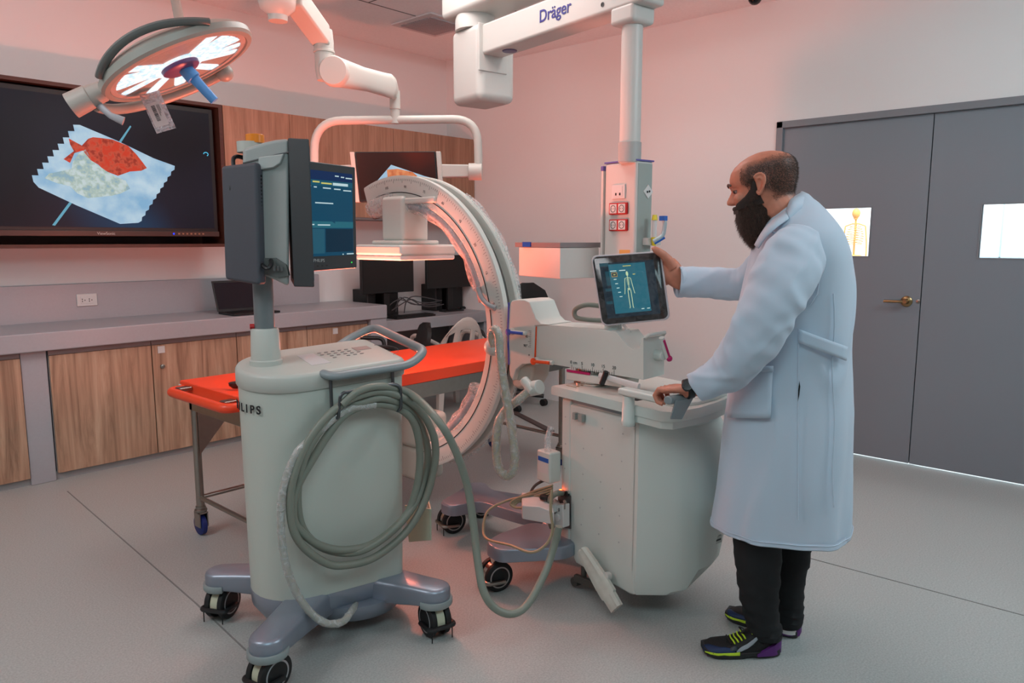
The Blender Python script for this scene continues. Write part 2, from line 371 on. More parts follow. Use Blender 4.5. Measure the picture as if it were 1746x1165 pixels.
for s in (-1, 1): b.tube([(sk.x, sk.y+s*.16, 1.49), (sk.x, sk.y+s*.19, 1.2), (sk.x-.02, sk.y+s*.2, .95), (sk.x-.02, sk.y+s*.2, .78)], .012, 6)
b.build('arms', M_bone, sg)
b = MB(); b.lathe((sk.x, sk.y, .9), (0, 0, 1), [(0, .05), (.05, .12), (.1, .13), (.12, .1)], 12)
for s in (-1, 1): b.tube([(sk.x, sk.y+s*.08, .93), (sk.x, sk.y+s*.08, .5), (sk.x, sk.y+s*.08, .06), (sk.x-.12, sk.y+s*.08, .03)], .016, 6)
b.build('legs', M_bone, sg)
b = MB(); b.cyl((sk.x+.05, sk.y, 0), (sk.x+.05, sk.y, 1.0), .01); b.lathe((sk.x+.02, sk.y, 0), (0, 0, 1), [(0, .2), (.02, .2), (.03, .05)]); b.build('stand', M_steel, sg)

sg.scale = (.55, .55, .55); sg.location.z = PX(1459, 364, 7.2).z-1.70*.55
zp = sg.location.z-.002
b = MB(); b.box(sk.x-.2, sk.x+.2, sk.y-.2, sk.y+.2, 0, zp); tag(b.build('pedestal', M_cor, bev=.01), 'white pedestal under the teaching skeleton beyond the doors', 'pedestal')
# dome camera on the ceiling edge
c = PZ(1287, 2, CZ); c = Vector((WX-.16, PX(1287, 5, WX-.16).y, PX(1287, 5, WX-.16).z+.05))
g = thing('security_camera', (c.x, c.y, c.z), 'black dome security camera high on the wall above the doors', 'camera')
b = MB(); b.lathe(c, (0, 0, -1), [(-.03, .05), (0, .055), (.02, .055), (.022, .045)]); b.build('housing', M_white, g)
b = MB(); b.box(c.x, WX, c.y-.03, c.y+.03, c.z-.005, c.z+.03); b.build('bracket', M_white, g, bev=.004)
b = MB(); b.lathe(c+Vector((0, 0, -.02)), (0, 0, -1), [(0, .043), (.015, .042), (.03, .032), (.04, .018), (.043, .002)]); b.build('dome', mat('black_dome', (.05, .05, .055), .08), g)

# ---------------------------------------------------------------- cabinets along the TV wall
CF = 4.905
def xat(px, y=CF, py=700): return PY(px, py, y).x
xs = [xat(40, CF, 620), xat(82, CF, 605)]
g = thing('base_cabinet', (-.2, 5.2, 0), 'oak base cabinet at far left under the grey counter, left of the grey post', 'cabinet', None)
b = MB(); b.box(-1.4, 1.20, CF+.02, WY-.01, .05, .785); b.build('body', M_solid, g, smooth=False)
b = MB(); b.box(-.2, 1.208, CF, CF+.018, .045, .755); b.build('door', M_wood, g, bev=.002)
b = MB(); b.box(-1.4, -.206, CF, CF+.018, .045, .755); b.build('door', M_wood, g, bev=.002)
b = MB(); b.box(-1.4, 1.208, CF+.006, CF+.02, .757, .785); b.build('rail', mat('grey_rail', (.50, .47, .47), .5), g)
PXA = xat(82, CF, 605)
b = MB(); b.box(1.212, PXA-.006, CF+.012, WY-.01, 0, .789)
tag(b.build('counter_post', M_solid, bev=.004), 'grey post between the two left runs of oak cabinet doors', 'post')
edges = [PXA, xat(262, CF, 590), xat(407, CF, 575), None]
x1 = PY(262, 650, CF).x; x2 = PY(407, 650, CF).x; wdt = x2-x1
print('cab edges', PXA, x1, x2)
names = ['wide oak cabinet door unit right of the grey post, under the wall outlet', 'oak cabinet with lock behind the orange stretcher end', 'oak cabinet under the counter behind the mobile display cart column', 'oak cabinet with white tag at the right end of the counter']
CR_X = PY(660, 515, 4.86).x-.165; bx = [PXA, x1, x2, x2+(CR_X-x2)/2, CR_X]
for k in range(4):
    a, c = bx[k], bx[k+1]
    g = thing('base_cabinet', ((a+c)/2, 5.2, 0), names[k], 'cabinet')
    b = MB(); b.box(a+.002, c-.002, CF+.02, WY-.01, .05, .785); b.build('body', M_solid, g, smooth=False)
    b = MB(); b.box(a+.003, c-.003, CF, CF+.018, .045, .755); d = b.build('door', M_wood, g, bev=.002)
    b = MB(); b.box(a+.002, c-.002, CF+.006, CF+.02, .757, .785); b.build('rail', MATS['grey_rail'], g)
    if k in (1, 3):
        b = MB(); t = a+.06 if k == 1 else a+.25; b.box(t-.022, t+.022, CF-.004, CF, .70, .745); b.build('tag', M_white, d)
    if k == 1:
        b = MB(); b.lathe((a+.06, CF, .612), (0, -1, 0), [(0, .014), (.01, .014), (.014, .006), (.02, .007)]); b.build('lock', M_steel, d)
b = MB(); b.box(-2.6, 3.70, CF+.03, CF+.06, 0, .05); struct(b.build('baseboard_back', mat('cove_base', (.66, .65, .65), .6), smooth=False))
# countertop with lip and backsplash
CR = PY(660, 515, 4.86).x
g = thing('countertop', (1.5, 5.1, .79), 'long grey solid surface counter with backsplash along the screen wall', 'countertop')
b = MB(); b.box(-2.58, CR, 4.86, WY-.005, .79, .90); b.build('slab', M_solid, g, bev=.008)
b = MB(); b.box(-2.58, CR-.25, WY-.05, WY-.004, .895, 1.14); b.build('backsplash', M_solid, g, bev=.006)
b = MB(); b.box(CR-.16, CR, 4.87, WY-.005, .0, .79); b.build('end_panel', M_solid, g, bev=.004)
# outlet on the backsplash
oc = PY(148, 511.5, WY-.05)
def outlet(name, c, right, up, nrm, label, wd, ht):
    right, up, nrm = Vector(right), Vector(up), Vector(nrm); fr = lambda a, b_, c_: Vector(c)+right*a+up*b_+nrm*c_
    g = thing(name, c, label, 'outlet')
    b = MB(); b.fbox(fr, -wd/2, wd/2, -ht/2, ht/2, 0, .008); b.build('plate', M_white, g, bev=.004)
    b = MB(); b.fbox(fr, -wd*.32, wd*.32, -ht*.3, ht*.3, .008, .011); b.build('insert', M_white, g, bev=.002)
    b = MB()
    for s in (-1, 1):
        for q in ((-.012, .006), (-.012, -.008), (.008, -.001)): b.fbox(fr, s*wd*.17+q[0]*.8-.002, s*wd*.17+q[0]*.8+.002, q[1]-.004, q[1]+.004, .0105, .0125)
    b.build('sockets', M_ink, g); return g
outlet('wall_outlet', oc, (1, 0, 0), UP, (0, -1, 0), 'white double socket outlet on the grey backsplash under the big screen', .125, .082)

# upper cabinets: the wood band and screen niche
UF = 5.12; UT, UB = 2.36, 1.61
nx = PY(385, 300, UF).x
g = thing('wall_cupboard', (3.9, 5.3, UB), 'oak wall cupboards right of the big screen', 'cupboard')
b = MB(); b.box(nx, WX-.004, UF+.02, WY-.004, UB, UT); b.build('body', M_woodr, g, smooth=False)
seams = [nx, PY(497, 300, UF).x, PY(672, 300, UF).x, WX-.004]
for k in range(3):
    b = MB(); b.box(seams[k]+.002, seams[k+1]-.002, UF, UF+.018, UB, UT); b.build('door', M_woodr, g, bev=.0015)
b = MB(); b.box(nx, WX-.004, UF+.004, WY-.004, UB-.018, UB-.001); b.build('lower_rail', mat('rail_grey', (.45, .43, .43), .5), g)
tz1, tz0 = PY(0, 133, UF).z, PY(0, 424, UF).z
print('niche z', tz0, tz1)
g = thing('screen_niche', (1.6, 5.3, tz0), 'dark wood framed niche around the big wall screen', 'niche')
b = MB(); b.box(-.3, nx-.004, UF, WY-.004, UT-.022, UT).box(nx-.03, nx-.004, UF, WY-.004, tz0-.0, UT-.022).box(-.3, nx-.03, UF, WY-.004, tz0-.0, tz0+.022).box(-.3, nx-.03, WY-.03, WY-.004, tz0, UT)
b.build('frame', mat('niche_wood', (.30, .17, .13), .5, noise=.15, nscale=14, stretch=(1, 1, 8)), g, smooth=False)
# big screen
TF = 5.16
a = PY(362, 192, TF); c = PY(362, 418, TF); sx1 = a.x; tt = a.z+.0; tb = PY(200, 403, TF).z
print('tv', sx1, tt, tb)
g = thing('wall_screen', (1.8, TF, tb), 'large black flat screen on the left wall showing a seed packet picture', 'screen')
sx0 = sx1-1.62
b = MB(); b.box(sx0, sx1, TF, TF+.07, tb, tt+.02); b.build('bezel', M_black, g, bev=.006)
scb = PY(200, 388, TF).z
b = MB(); b.box(sx0+.03, sx1-.03, TF-.003, TF+.002, scb, tt-.012)
b.build('display', glow2('tv_picture', (.03, .05, .09), (.06, .22, .34), 1.1, .85, (.32, .66), c3=(.08, .09, .15), detail=1), g)
b = MB(); b.box(sx0, sx1, TF-.012, TF, tb, tb+.035); bar = b.build('speaker_bar', mat('bar_brown', (.30, .22, .20), .3, metal=.3), g, bev=.003)
text('ViewSonic', 'logo', (PY(180, 399, TF).x, TF-.013, tb+.017), (1, 0, 0), UP, .026, mat('logo_grey', (.7, .68, .66), .5), g)
b = MB(); bp = PY(295, 398, TF)
b.ball((bp.x, TF-.013, tb+.018), .006, 8); b.build('status_light', glow('blue_led', (.1, .2, 1.), 3), g)
b = MB()
for k in range(7): b.box(bp.x+.03+k*.028, bp.x+.042+k*.028, TF-.0145, TF-.012, tb+.013, tb+.023)
b.build('buttons', mat('btn', (.6, .45, .35), .5), g)
def T(px, py, off=.004): return PY(px, py, TF-off)
def pic(pts, name, m, off, g, f=None):
    f = f or T; b = MB(); q = [f(x, y, off) for x, y in pts]; b.prism(q, (0, .0008, 0)); return b.build(name, m, g, smooth=False)
def serr(p, q, n, amp):
    out = []
    for k in range(n):
        t = k/n; x = p[0]+(q[0]-p[0])*t; y = p[1]+(q[1]-p[1])*t; out.append((x, y))
        t = (k+.5)/n; x = p[0]+(q[0]-p[0])*t; y = p[1]+(q[1]-p[1])*t; dx, dy = q[0]-p[0], q[1]-p[1]; L = math.hypot(dx, dy); out.append((x+dy/L*amp, y-dx/L*amp))
    return out
gl_pk = glow2('packet_pale', (.55, .74, .88), (.80, .90, .96), 9, .85, (.3, .7))
packet = serr((57, 310), (136, 213), 9, 9)+[(136, 213), (200, 240), (262, 270)]+serr((298, 283), (236, 380), 10, 3)+[(236, 380), (205, 382), (130, 350), (66, 320)]
gl_red = glow2('leaf_red', (.68, .20, .13), (.88, .25, .14), 30, .8, (.35, .6), c3=(.85, .34, .24))
gl_grn = glow2('leaf_pale', (.62, .76, .82), (.86, .93, .94), 30, .78, (.35, .62), c3=(.76, .84, .80))
gl_nd = glow('needle', (.45, .75, .85), .7)
def packet_picture(g, f, off0):
    pic([(203, 241), (222, 214), (224, 216), (206, 244)], 'needle', gl_nd, off0, g, f)
    pic([(118, 345), (123, 346), (94, 385), (89, 384)], 'needle', gl_nd, off0, g, f)
    pic(packet, 'packet', gl_pk, off0+.002, g, f)
    random.seed(3)
    leaf = [(118, 236), (140, 248), (150, 238), (160, 233), (172, 236), (190, 238), (203, 243), (218, 250), (232, 262), (243, 276), (250, 288), (240, 291), (222, 294), (200, 300), (188, 294), (178, 290), (168, 280), (155, 272), (140, 258), (128, 262), (118, 278), (108, 272), (126, 258), (120, 246)]
    leaf = [(x+random.uniform(-1.5, 1.5), y+random.uniform(-1.5, 1.5)) for x, y in leaf]
    pic(leaf, 'red_leaf', gl_red, off0+.004, g, f)
    pl = [(146, 255), (158, 275), (170, 284), (182, 292), (198, 302), (214, 308), (222, 322), (206, 330), (190, 334), (170, 336), (150, 338), (132, 330), (120, 318), (96, 312), (76, 304), (84, 296), (104, 292), (122, 288), (124, 276), (134, 262)]
    pic(pl, 'pale_leaf', gl_grn, off0+.004, g, f)
packet_picture(g, T, .004)
b = MB(); b.tube([T(351, 263, .005)+Vector((.016*math.cos(R(k)), 0, .012*math.sin(R(k)))) for k in range(-60, 200, 20)], .003, 6); b.build('screen_icon', glow('icon_cyan', (.35, .8, .95), .9), g)
# ================================================================ CEILING EQUIPMENT
# --- surgical lamp
LC = PD(303, 106, 2.9); vd = (LC-CP).normalized()
sx = vd.cross(UP).normalized(); sy = sx.cross(vd)          # right and up as seen along the line of sight
la = (sx*math.cos(R(26.5))+sy*math.sin(R(26.5)))
nd = (sx*math.sin(R(26.5))-sy*math.cos(R(26.5))); ln = (nd*.965-vd*.262).normalized(); lb = ln.cross(la)
LR = .292
def LP(a, b, c): return LC+la*a+lb*b+ln*c
g = thing('surgical_lamp', LC-ln*.05, 'round lit surgical lamp with blue grip hanging in front of the big wall screen', 'lamp')
M_lamp = mat('lamp_housing', (.60, .60, .57), .38)
b = MB(); b.lathe(LC, ln, [(-.075, .10), (-.07, .16), (-.05, .23), (-.028, .275), (-.01, LR), (.012, LR), (.022, LR-.008), (.024, LR-.026), (.014, LR-.03), (.010, .05)], 56); b.build('housing', M_lamp, g)
b = MB(); b.lathe(LC, ln, [(.004, LR-.03), (.018, LR-.03), (.0185, LR-.05), (.004, LR-.05)], 56); b.build('inner_rim', mat('rim_warm', (.70, .66, .64), .35), g)
b = MB(); b.lathe(LC, ln, [(.006, LR-.03), (.0095, LR-.03), (.0096, .01)], 48); b.build('reflector', glow2('reflector', (.30, .33, .42), (.46, .42, .48), 14, 1.0), g)
g_led = glow2('led_white', (.75, .92, 1), (1, 1, 1), 60, 1.25, (.4, .55))
b = MB()
for k, ang in enumerate([8, 20, 33, 50, 130, 147, 160, 172, 196, 232, 262, 300, 334, 350]):
    a = R(ang); ca, sa = math.cos(a), math.sin(a); pts = []
    L0, L1, wv = .06, .225, .024
    for q in range(7): t = R(-90+30*q); pts.append((L1+wv*math.cos(t), wv*math.sin(t)))
    for q in range(2): pts.append(((L0, .016), (L0, -.016))[q])
    b.prism([LP(x*ca-y*sa, x*sa+y*ca, .0105) for x, y in pts], ln*.004)
b.build('led_strip', g_led, g)
b = MB(); b.lathe(LC, ln, [(.0105, .10), (.0145, .10), (.015, .06)], 36); b.build('led_ring', g_led, g)
b = MB(); b.lathe(LC, ln, [(.017, LR-.032), (.0185, LR-.032), (.0187, .05)], 48); b.build('cover_glass', M_glass, g)
b = MB(); b.lathe(LC, ln, [(.012, .072), (.028, .070), (.034, .062), (.036, .03)], 32); b.build('hub', mat('hub_purple', (.42, .27, .45), .4), g)
gp = LP(.012, 0, .03); b = MB()
gd = (ln*.93+la*.25).normalized(); b.lathe(gp, gd, [(0, .026), (.045, .028), (.047, .024)], 20)
b.tube([gp+gd*.04, gp+gd*.09+la*.0, gp+gd*.15], [.020, .018, .017], 14, flat=.75)
b.build('grip', mat('grip_blue', (.36, .62, .88), .4), g)
b = MB(); arc = []
for k in range(0, 25): t = R(66+4.9*k); arc.append(LC+(la*math.cos(t)*1+lb*0)*(LR-.0)+(-ln)*(math.sin(t)*.115-.03)-lb*.02-vd*.02)
ysn = -1 if (LP(0, .3, 0)-CP).length > (LP(0, -.3, 0)-CP).length else 1
arc = [LP((LR+.004)*math.cos(R(150-92*k/20)), ysn*(LR+.004)*math.sin(R(150-92*k/20)), -.012-.040*math.sin(math.pi*k/20)) for k in range(21)]
b.tube(arc, .012, 10, flat=1.3); b.build('guard_rail', mat('rail_dark', (.40, .41, .40), .4), g)
# yoke: half ring under the far side, from the left joint to the far pivot
b = MB(); yk = [LP((LR+.035)*math.cos(R(t)), -(LR+.035)*math.sin(R(t))*1., .015+.03*math.sin(R(t))) for t in range(180, 372, 8)]
ys = 1 if (LP(0, .3, 0)-CP).length > (LP(0, -.3, 0)-CP).length else -1
yk = [LP((LR+.04)*math.cos(R(t)), ys*(LR+.02)*math.sin(R(t)), .03) for t in range(178, 62, -6)]
b.tube(yk, .020, 12, flat=.8); b.build('yoke', M_lamp, g)
b = MB(); p0 = LP(-LR+.01, 0, -.005); p1 = LP(-LR-.115, 0, .0); b.tube([p0, p0-la*.05, p0-la*.052, p1], [.036, .040, .043, .046], 20); b.build('side_joint', mat('joint_cream', (.66, .63, .60), .4), g, bev=.003)
b = MB(); q = LP(-LR-.03, 0, .03); b.tube([q, q+ln*.05-vd*.02+la*.02, q+ln*.085-vd*.02+la*.05], [.014, .012, .016], 10, flat=.6); b.build('brake_lever', mat('lever_grey', (.60, .60, .62), .4), g)
b = MB(); fp = yk[-1]; b.ball(fp, .036, 14); b.build('far_joint', M_lamp, g)
rt = PD(298, -6, 3.35); rb = LP(.02, ys*.10, -.09)
rb = PD(312, 66, 3.05)
b = MB(); b.tube([rb, rt, rt+(rt-rb)*1.2], .019, 14); b.build('arm', M_lamp, g)
tp = PD(254, 168, 3.0); tq = PD(278, 221, 3.0); wdir = (sx*math.cos(R(20))+sy*math.sin(R(20)))
h = thing('label_tag', tp, 'clear hanging tag with a white barcode label tied to the surgical lamp', 'tag')
dn = (tq-tp); dn = dn.normalized(); W = .075; Hh = .135
fr = lambda a, b_, c_: tp+wdir*a+dn*b_+vd*c_
b = MB(); b.fbox(fr, -.028, W-.028, -.02, Hh, 0, .0015); b.build('sleeve', film('tag_sleeve', .5, (.80, .75, .76)), h)
b = MB(); b.fbox(fr, -.022, W-.045, .018, Hh-.022, -.0016, -.0004); b.build('paper', mat('tag_paper', (.80, .74, .73), .7), h)
b = MB(); random.seed(5); y = .03
while y < .09:
    t = random.choice([.0012, .002, .003]); b.fbox(fr, -.006, .008, y, y+t, -.0022, -.0014); y += t+random.choice([.0012, .002])
for k in range(3): b.fbox(fr, .014+k*.004, .0155+k*.004, .03, .075-.01*k, -.0022, -.0014)
b.build('barcode', M_ink, h)

# --- monitor spring arm with yoke and wall-side monitor
MD = 4.35
g = thing('monitor_arm', PD(460, 5, 3.7), 'white articulated ceiling arm carrying the tube yoke of the hanging monitor', 'arm')
M_arm = mat('arm_white', (.78, .76, .73), .42)
c = PD(473, 8, 3.7); b = MB(); b.lathe(c+UP*.10, (0, 0, -1), [(-.25, .03), (-.1, .03), (0, .088), (.09, .088), (.12, .080), (.145, .05), (.150, .045), (.175, .044)], 28); b.build('rotary_joint', M_arm, g)
p = PD(497, -8, 3.72); q = PD(548, 62, 3.98); d = (q-p).normalized(); s = d.cross(UP).normalized()
b = MB()
def bar(b, p, q, w, h0, h1, ext=0.):
    d = (q-p).normalized(); s = d.cross(UP).normalized()*w/2; u = UP
    b.hexa([p-s-u*h0/2, p+s-u*h0/2, q+s-u*h1/2, q-s-u*h1/2], [p-s+u*h0/2, p+s+u*h0/2, q+s+u*h1/2, q-s+u*h1/2])
bar(b, p, q, .105, .10, .10); b.build('upper_beam', M_arm, g, bev=.012, seg=3)
e = PD(552, 72, 4.0); b = MB(); b.lathe(e+UP*.06, (0, 0, -1), [(0, .045), (.055, .05), (.10, .05), (.103, .054), (.112, .054), (.115, .048), (.19, .048), (.25, .04)], 24); b.build('elbow_collar', M_arm, g)
p = PD(560, 118, 4.02); q = PD(672, 149, 4.28); b = MB()
d = (q-p).normalized(); prof = []
for t, hh in ((-.09, .03), (-.05, .065), (.0, .085), (.25, .072), (.55, .060), (.85, .062), (.97, .066), (1.03, .05), (1.05, .02)):
    cc = p+(q-p)*t; prof.append([cc+RGT.cross(UP)*0+FWD*(x*.045)+UP*(y*hh) for x, y in [(math.copysign(abs(math.cos(R(k)))**.6, math.cos(R(k))), math.copysign(abs(math.sin(R(k)))**.6, math.sin(R(k)))) for k in range(0, 360, 18)]])
b.loft(prof); b.build('spring_arm', M_arm, g)
b = MB(); cc = PD(570, 122, 3.96); b.lathe(cc, -FWD, [(-.02, .075), (.02, .075), (.03, .068), (.032, .03)], 28); b.build('joint_cap', M_arm, g)
b = MB(); t0 = PD(673, 155, MD); t1 = PD(674, 211, MD); b.lathe(t0, (t1-t0), [(0, .03), (.10, .03), (.101, .026), ((t1-t0).length, .026)], 20); b.build('drop_tube', M_arm, g)
# yoke in a vertical plane facing the camera side
yp = [PD(536, 335, MD), PD(536, 206, MD), PD(814, 203, MD), PD(816, 290, MD)]
b = MB(); b.tube(fillet(yp, .16, 8), .0235, 14); b.build('yoke_tube', M_arm, g)
b = MB(); e = PD(812, 291, MD); bar(b, PD(750, 292, MD), PD(800, 292, MD), .05, .075, .07); b.build('side_bracket', M_arm, g, bev=.008)
b = MB(); b.cyl(PD(799, 293, MD), PD(822, 293, MD), .048, n=22); b.build('pivot', M_arm, g, bev=.004)
b = MB(); bar(b, PD(528, 296, MD), PD(604, 292, MD), .05, .075, .07); b.build('side_bracket', M_arm, g, bev=.008)
b = MB()
mc = [PD(605, 259, MD-.03), PD(742, 258, MD-.03), PD(748, 340, MD-.03), PD(614, 345, MD-.03)]
m = thing('hanging_monitor', (mc[3]+mc[2])/2, 'black flat monitor on the ceiling yoke showing the seed packet in orange glow', 'monitor')
b.hexa([mc[3], mc[2], mc[2]+FWD*.045, mc[3]+FWD*.045], [mc[0], mc[1], mc[1]+FWD*.045, mc[0]+FWD*.045]); b.build('casing', M_black, m, bev=.004)
def mix(a, b_, t): return a*(1-t)+b_*t
def Q4(c, u, v, off): return mix(mix(c[0], c[1], u), mix(c[3], c[2], u), v)-FWD*off
b = MB(); b.prism([Q4(mc, .015, .02, .001), Q4(mc, .985, .02, .001), Q4(mc, .985, .95, .001), Q4(mc, .015, .95, .001)], FWD*.002)
b.build('display', glow2('mon_picture', (.09, .03, .02), (.45, .13, .06), 2.2, .9, (.35, .68), c3=(.25, .08, .05), detail=1), m)
fm = lambda x, y, off: Q4(mc, (x-5)/360*1.15+.02, (y-150)/260*1.1, off)
pic([(57+0, 310), (136, 213), (262, 270), (298, 283), (236, 380), (130, 350)], 'packet', gl_pk, .003, m, fm)
pic([(118, 236), (160, 233), (218, 250), (250, 288), (200, 300), (150, 268), (118, 278)], 'leaf', glow2('leaf_orange', (.75, .35, .2), (.95, .6, .4), 30, .9), .0045, m, fm)
for xx in (748,):
    b = MB(); b.hexa([mc[1]+RGT*.004, mc[1]+RGT*.03, mc[1]+RGT*.03+FWD*.04, mc[1]+RGT*.004+FWD*.04], [mc[2]+RGT*.004, mc[2]+RGT*.03, mc[2]+RGT*.03+FWD*.04, mc[2]+RGT*.004+FWD*.04]); b.build('side_grip', M_arm, m, bev=.004)
b = MB(); b.hexa([mc[0]-RGT*.004, mc[0]-RGT*.03, mc[0]-RGT*.03+FWD*.04, mc[0]-RGT*.004+FWD*.04], [mc[3]-RGT*.004, mc[3]-RGT*.03, mc[3]-RGT*.03+FWD*.04, mc[3]-RGT*.004+FWD*.04]); b.build('side_grip', M_arm, m, bev=.004)
b = MB(); b.tube(spline([PD(628, 345, MD), PD(632, 365, MD), PD(645, 372, MD), PD(700, 345, MD-.0)], 6), .004, 6); b.build('cable', M_black2, m)

# --- ceiling supply pendant
PDX = 3.6
pc = PD(1075, 200, PDX); AZ = 2.52
fr = frame((pc.x, pc.y, 0), R(80))
g = thing('supply_pendant', (pc.x, pc.y, 1.2), 'white ceiling supply column with red framed sockets, hanging before the right wall', 'pendant')
zt = PD(1075, 275, PDX).z; za = PD(1075, 45, PDX).z; print('pendant', pc, zt, za)
b = MB(); b.cyl((pc.x, pc.y, zt-.01), (pc.x, pc.y, za+.02), .049, n=36); b.build('column', M_medw, g)
b = MB(); b.fbox(fr, -.075, .075, -.075, .075, za, za+.085); b.build('column_head', M_medw, g, bev=.02, seg=3)
b = MB(); b.lathe((pc.x, pc.y, zt-.005), (0, 0, 1), [(0, .054), (.09, .054), (.092, .05)], 30); b.build('collar', mat('collar_grey', (.68, .68, .67), .4), g)
# arm: bottom face seen, from the column away to the drop box
a0 = PD(1102, 24, PDX-.04); AB = za+.07; L = 1.10
b = MB(); fa = lambda a, bb, c: fr(a, bb, c)
b.hexa([fr(-.13, -.075, AB), fr(L, -.075, AB), fr(L, .075, AB), fr(-.13, .075, AB)], [fr(-.13, -.075, AB+.165), fr(L, -.075, AB+.165), fr(L, .075, AB+.165), fr(-.13, .075, AB+.165)])
b.build('lower_arm', M_medw, g, bev=.016, seg=3)
text('Dräger', 'logo', fr(.46, .0765, AB+.085), fr(-1, 0, 0)-fr(0, 0, 0), UP, .085, M_navy, g, .0008, bold=.001)
text('Agila', 'logo', fr(-.02, .0765, AB+.115), fr(-1, 0, 0)-fr(0, 0, 0), UP, .06, M_inkg, g, .0006)
b = MB(); b.lathe(fr(.93, 0, AB-.001), (0, 0, -1), [(0, .042), (.004, .04), (.005, .001)], 24); b.build('brake_button', mat('violet_cap', (.35, .27, .45), .4), g)
b = MB(); b.lathe(fr(.12, .0755, AB+.04), fr(0, 1, 0)-fr(0, 0, 0), [(0, .011), (.002, .011), (.002, .008), (.0, .008)], 16); b.build('screw_cap', M_inkg, g)
b = MB(); b.fbox(fr, L-.01, L+.29, -.17, .095, AB-.25, AB+.18); b.build('drop_box', M_medw, g, bev=.045, seg=4)
b = MB(); b.fbox(fr, L-.016, L-.004, -.10, .10, AB-.09, AB+.17); b.build('arm_socket', M_medw, g, bev=.004)
b = MB(); b.lathe(fr(L+.16, 0, AB+.17), (0, 0, 1), [(0, .12), (.06, .12), (.09, .11)], 28); b.build('rotary_joint', M_medw, g)
b = MB(); b.fbox(fr, -.55, L+.34, -.13, .13, AB+.25, AB+.43); b.build('upper_arm', M_medw, g, bev=.03, seg=3)
b = MB(); b.lathe(fr(-.40, 0, AB+.42), (0, 0, 1), [(0, .14), (CZ-AB-.42, .14)], 28); b.build('ceiling_mount', M_medw, g)
# head box: near corner f2(0,0); the wide face looks left (+v), the narrow one to the camera (-u)
zb = 1.24; HW, HD = .21, .118
p0 = PD(1085, 300, PDX-.05); f2 = frame((p0.x, p0.y, 0), R(80))
vN = f2(0, 1)-f2(0, 0); uN = f2(1, 0)-f2(0, 0)
b = MB(); b.fbox(f2, 0, HW, -HD, 0, zb, zt); b.build('service_head', M_medw, g, bev=.014, seg=3)
b = MB(); b.fbox(f2, -.002, HW+.002, -HD-.002, .002, zt-.002, zt+.006); b.build('top_band', M_violet, g, bev=.002)
b = MB(); b.fbox(f2, -.002, .001, -HD+.012, -.012, zb+.02, zt-.012); b.build('side_panel', M_green, g, bev=.0008)
def onv(px, py, off=0.):      # a point on the wide left face
    dd = ray(px, py); t = ((f2(0, off)-CP).dot(vN))/dd.dot(vN); return CP+dd*t
def onu(px, py, off=0.):      # a point on the narrow face
    dd = ray(px, py); t = ((f2(-off, 0)-CP).dot(uN))/dd.dot(uN); return CP+dd*t
def plate(name, c, R_, N_, w_, h_, t_, m_, par, rot=0., bev=.001):
    R_ = R_.normalized(); N_ = N_.normalized(); U_ = UP
    r2 = R_*math.cos(rot)+U_*math.sin(rot); u2 = -R_*math.sin(rot)+U_*math.cos(rot)
    f = lambda a, bb, cc: c+r2*a+u2*bb+N_*cc
    b = MB(); b.fbox(f, -w_/2, w_/2, -h_/2, h_/2, -.001, t_); return b.build(name, m_, par, bev=bev), f
c = onv(1056, 327); pl, f = plate('data_socket', c, -uN, vN, .085, .066, .008, M_white, g)
b = MB(); b.fbox(f, -.028, .028, -.024, .024, .008, .0095)
pl2 = b.build('insert', M_white, pl); b = MB()
for s in (-1, 1): b.fbox(f, s*.013-.005, s*.013+.004, -.018, -.006, .0095, .0105)
b.build('jacks', M_ink, pl)
for (px, py) in ((1056, 356), (1056, 384)):
    c = onv(px, py); fr_, f = plate('red_socket_frame', c, -uN, vN, .118, .056, .012, M_red, g, bev=.003)
    for s in (-1, 1):
        b = MB(); b.fbox(f, s*.028-.023, s*.028+.023, -.022, .022, .012, .0145); so = b.build('socket', M_white, fr_, bev=.002)
        b = MB(); b.lathe(f(s*.028, 0, .0148), vN, [(-.001, .0175), (.0008, .0175), (.001, .0145), (-.002, .014)], 20)
        for q in (-1, 1): b.lathe(f(s*.028+q*.007, 0, .0148), vN, [(0, .0025), (.001, .0025)], 8)
        b.build('socket_well', M_inkg, so)
c = onv(1065, 430); plate('orange_sticker', c, -uN, vN, .07, .022, .001, mat('sticker_orange', (.85, .65, .35), .6), g)
c = onu(1105, 291); b = MB(); b.prism([c+(-vN)*-.008-UP*.007, c+(-vN)*.008-UP*.007, c+UP*.008], -uN*.001); b.build('warning_triangle', mat('amber', (.85, .6, .2), .5), g)
c = onu(1104, 327); pl, f = plate('ground_socket', c, -vN, -uN, .046, .046, .006, M_white, g, rot=R(45))
b = MB()
for a_, b_ in ((-.006, .004), (.006, -.004)): b.lathe(f(a_, b_, .006), -uN, [(0, .0055), (.0012, .0055)], 10)
b.build('pins', M_ink, pl)
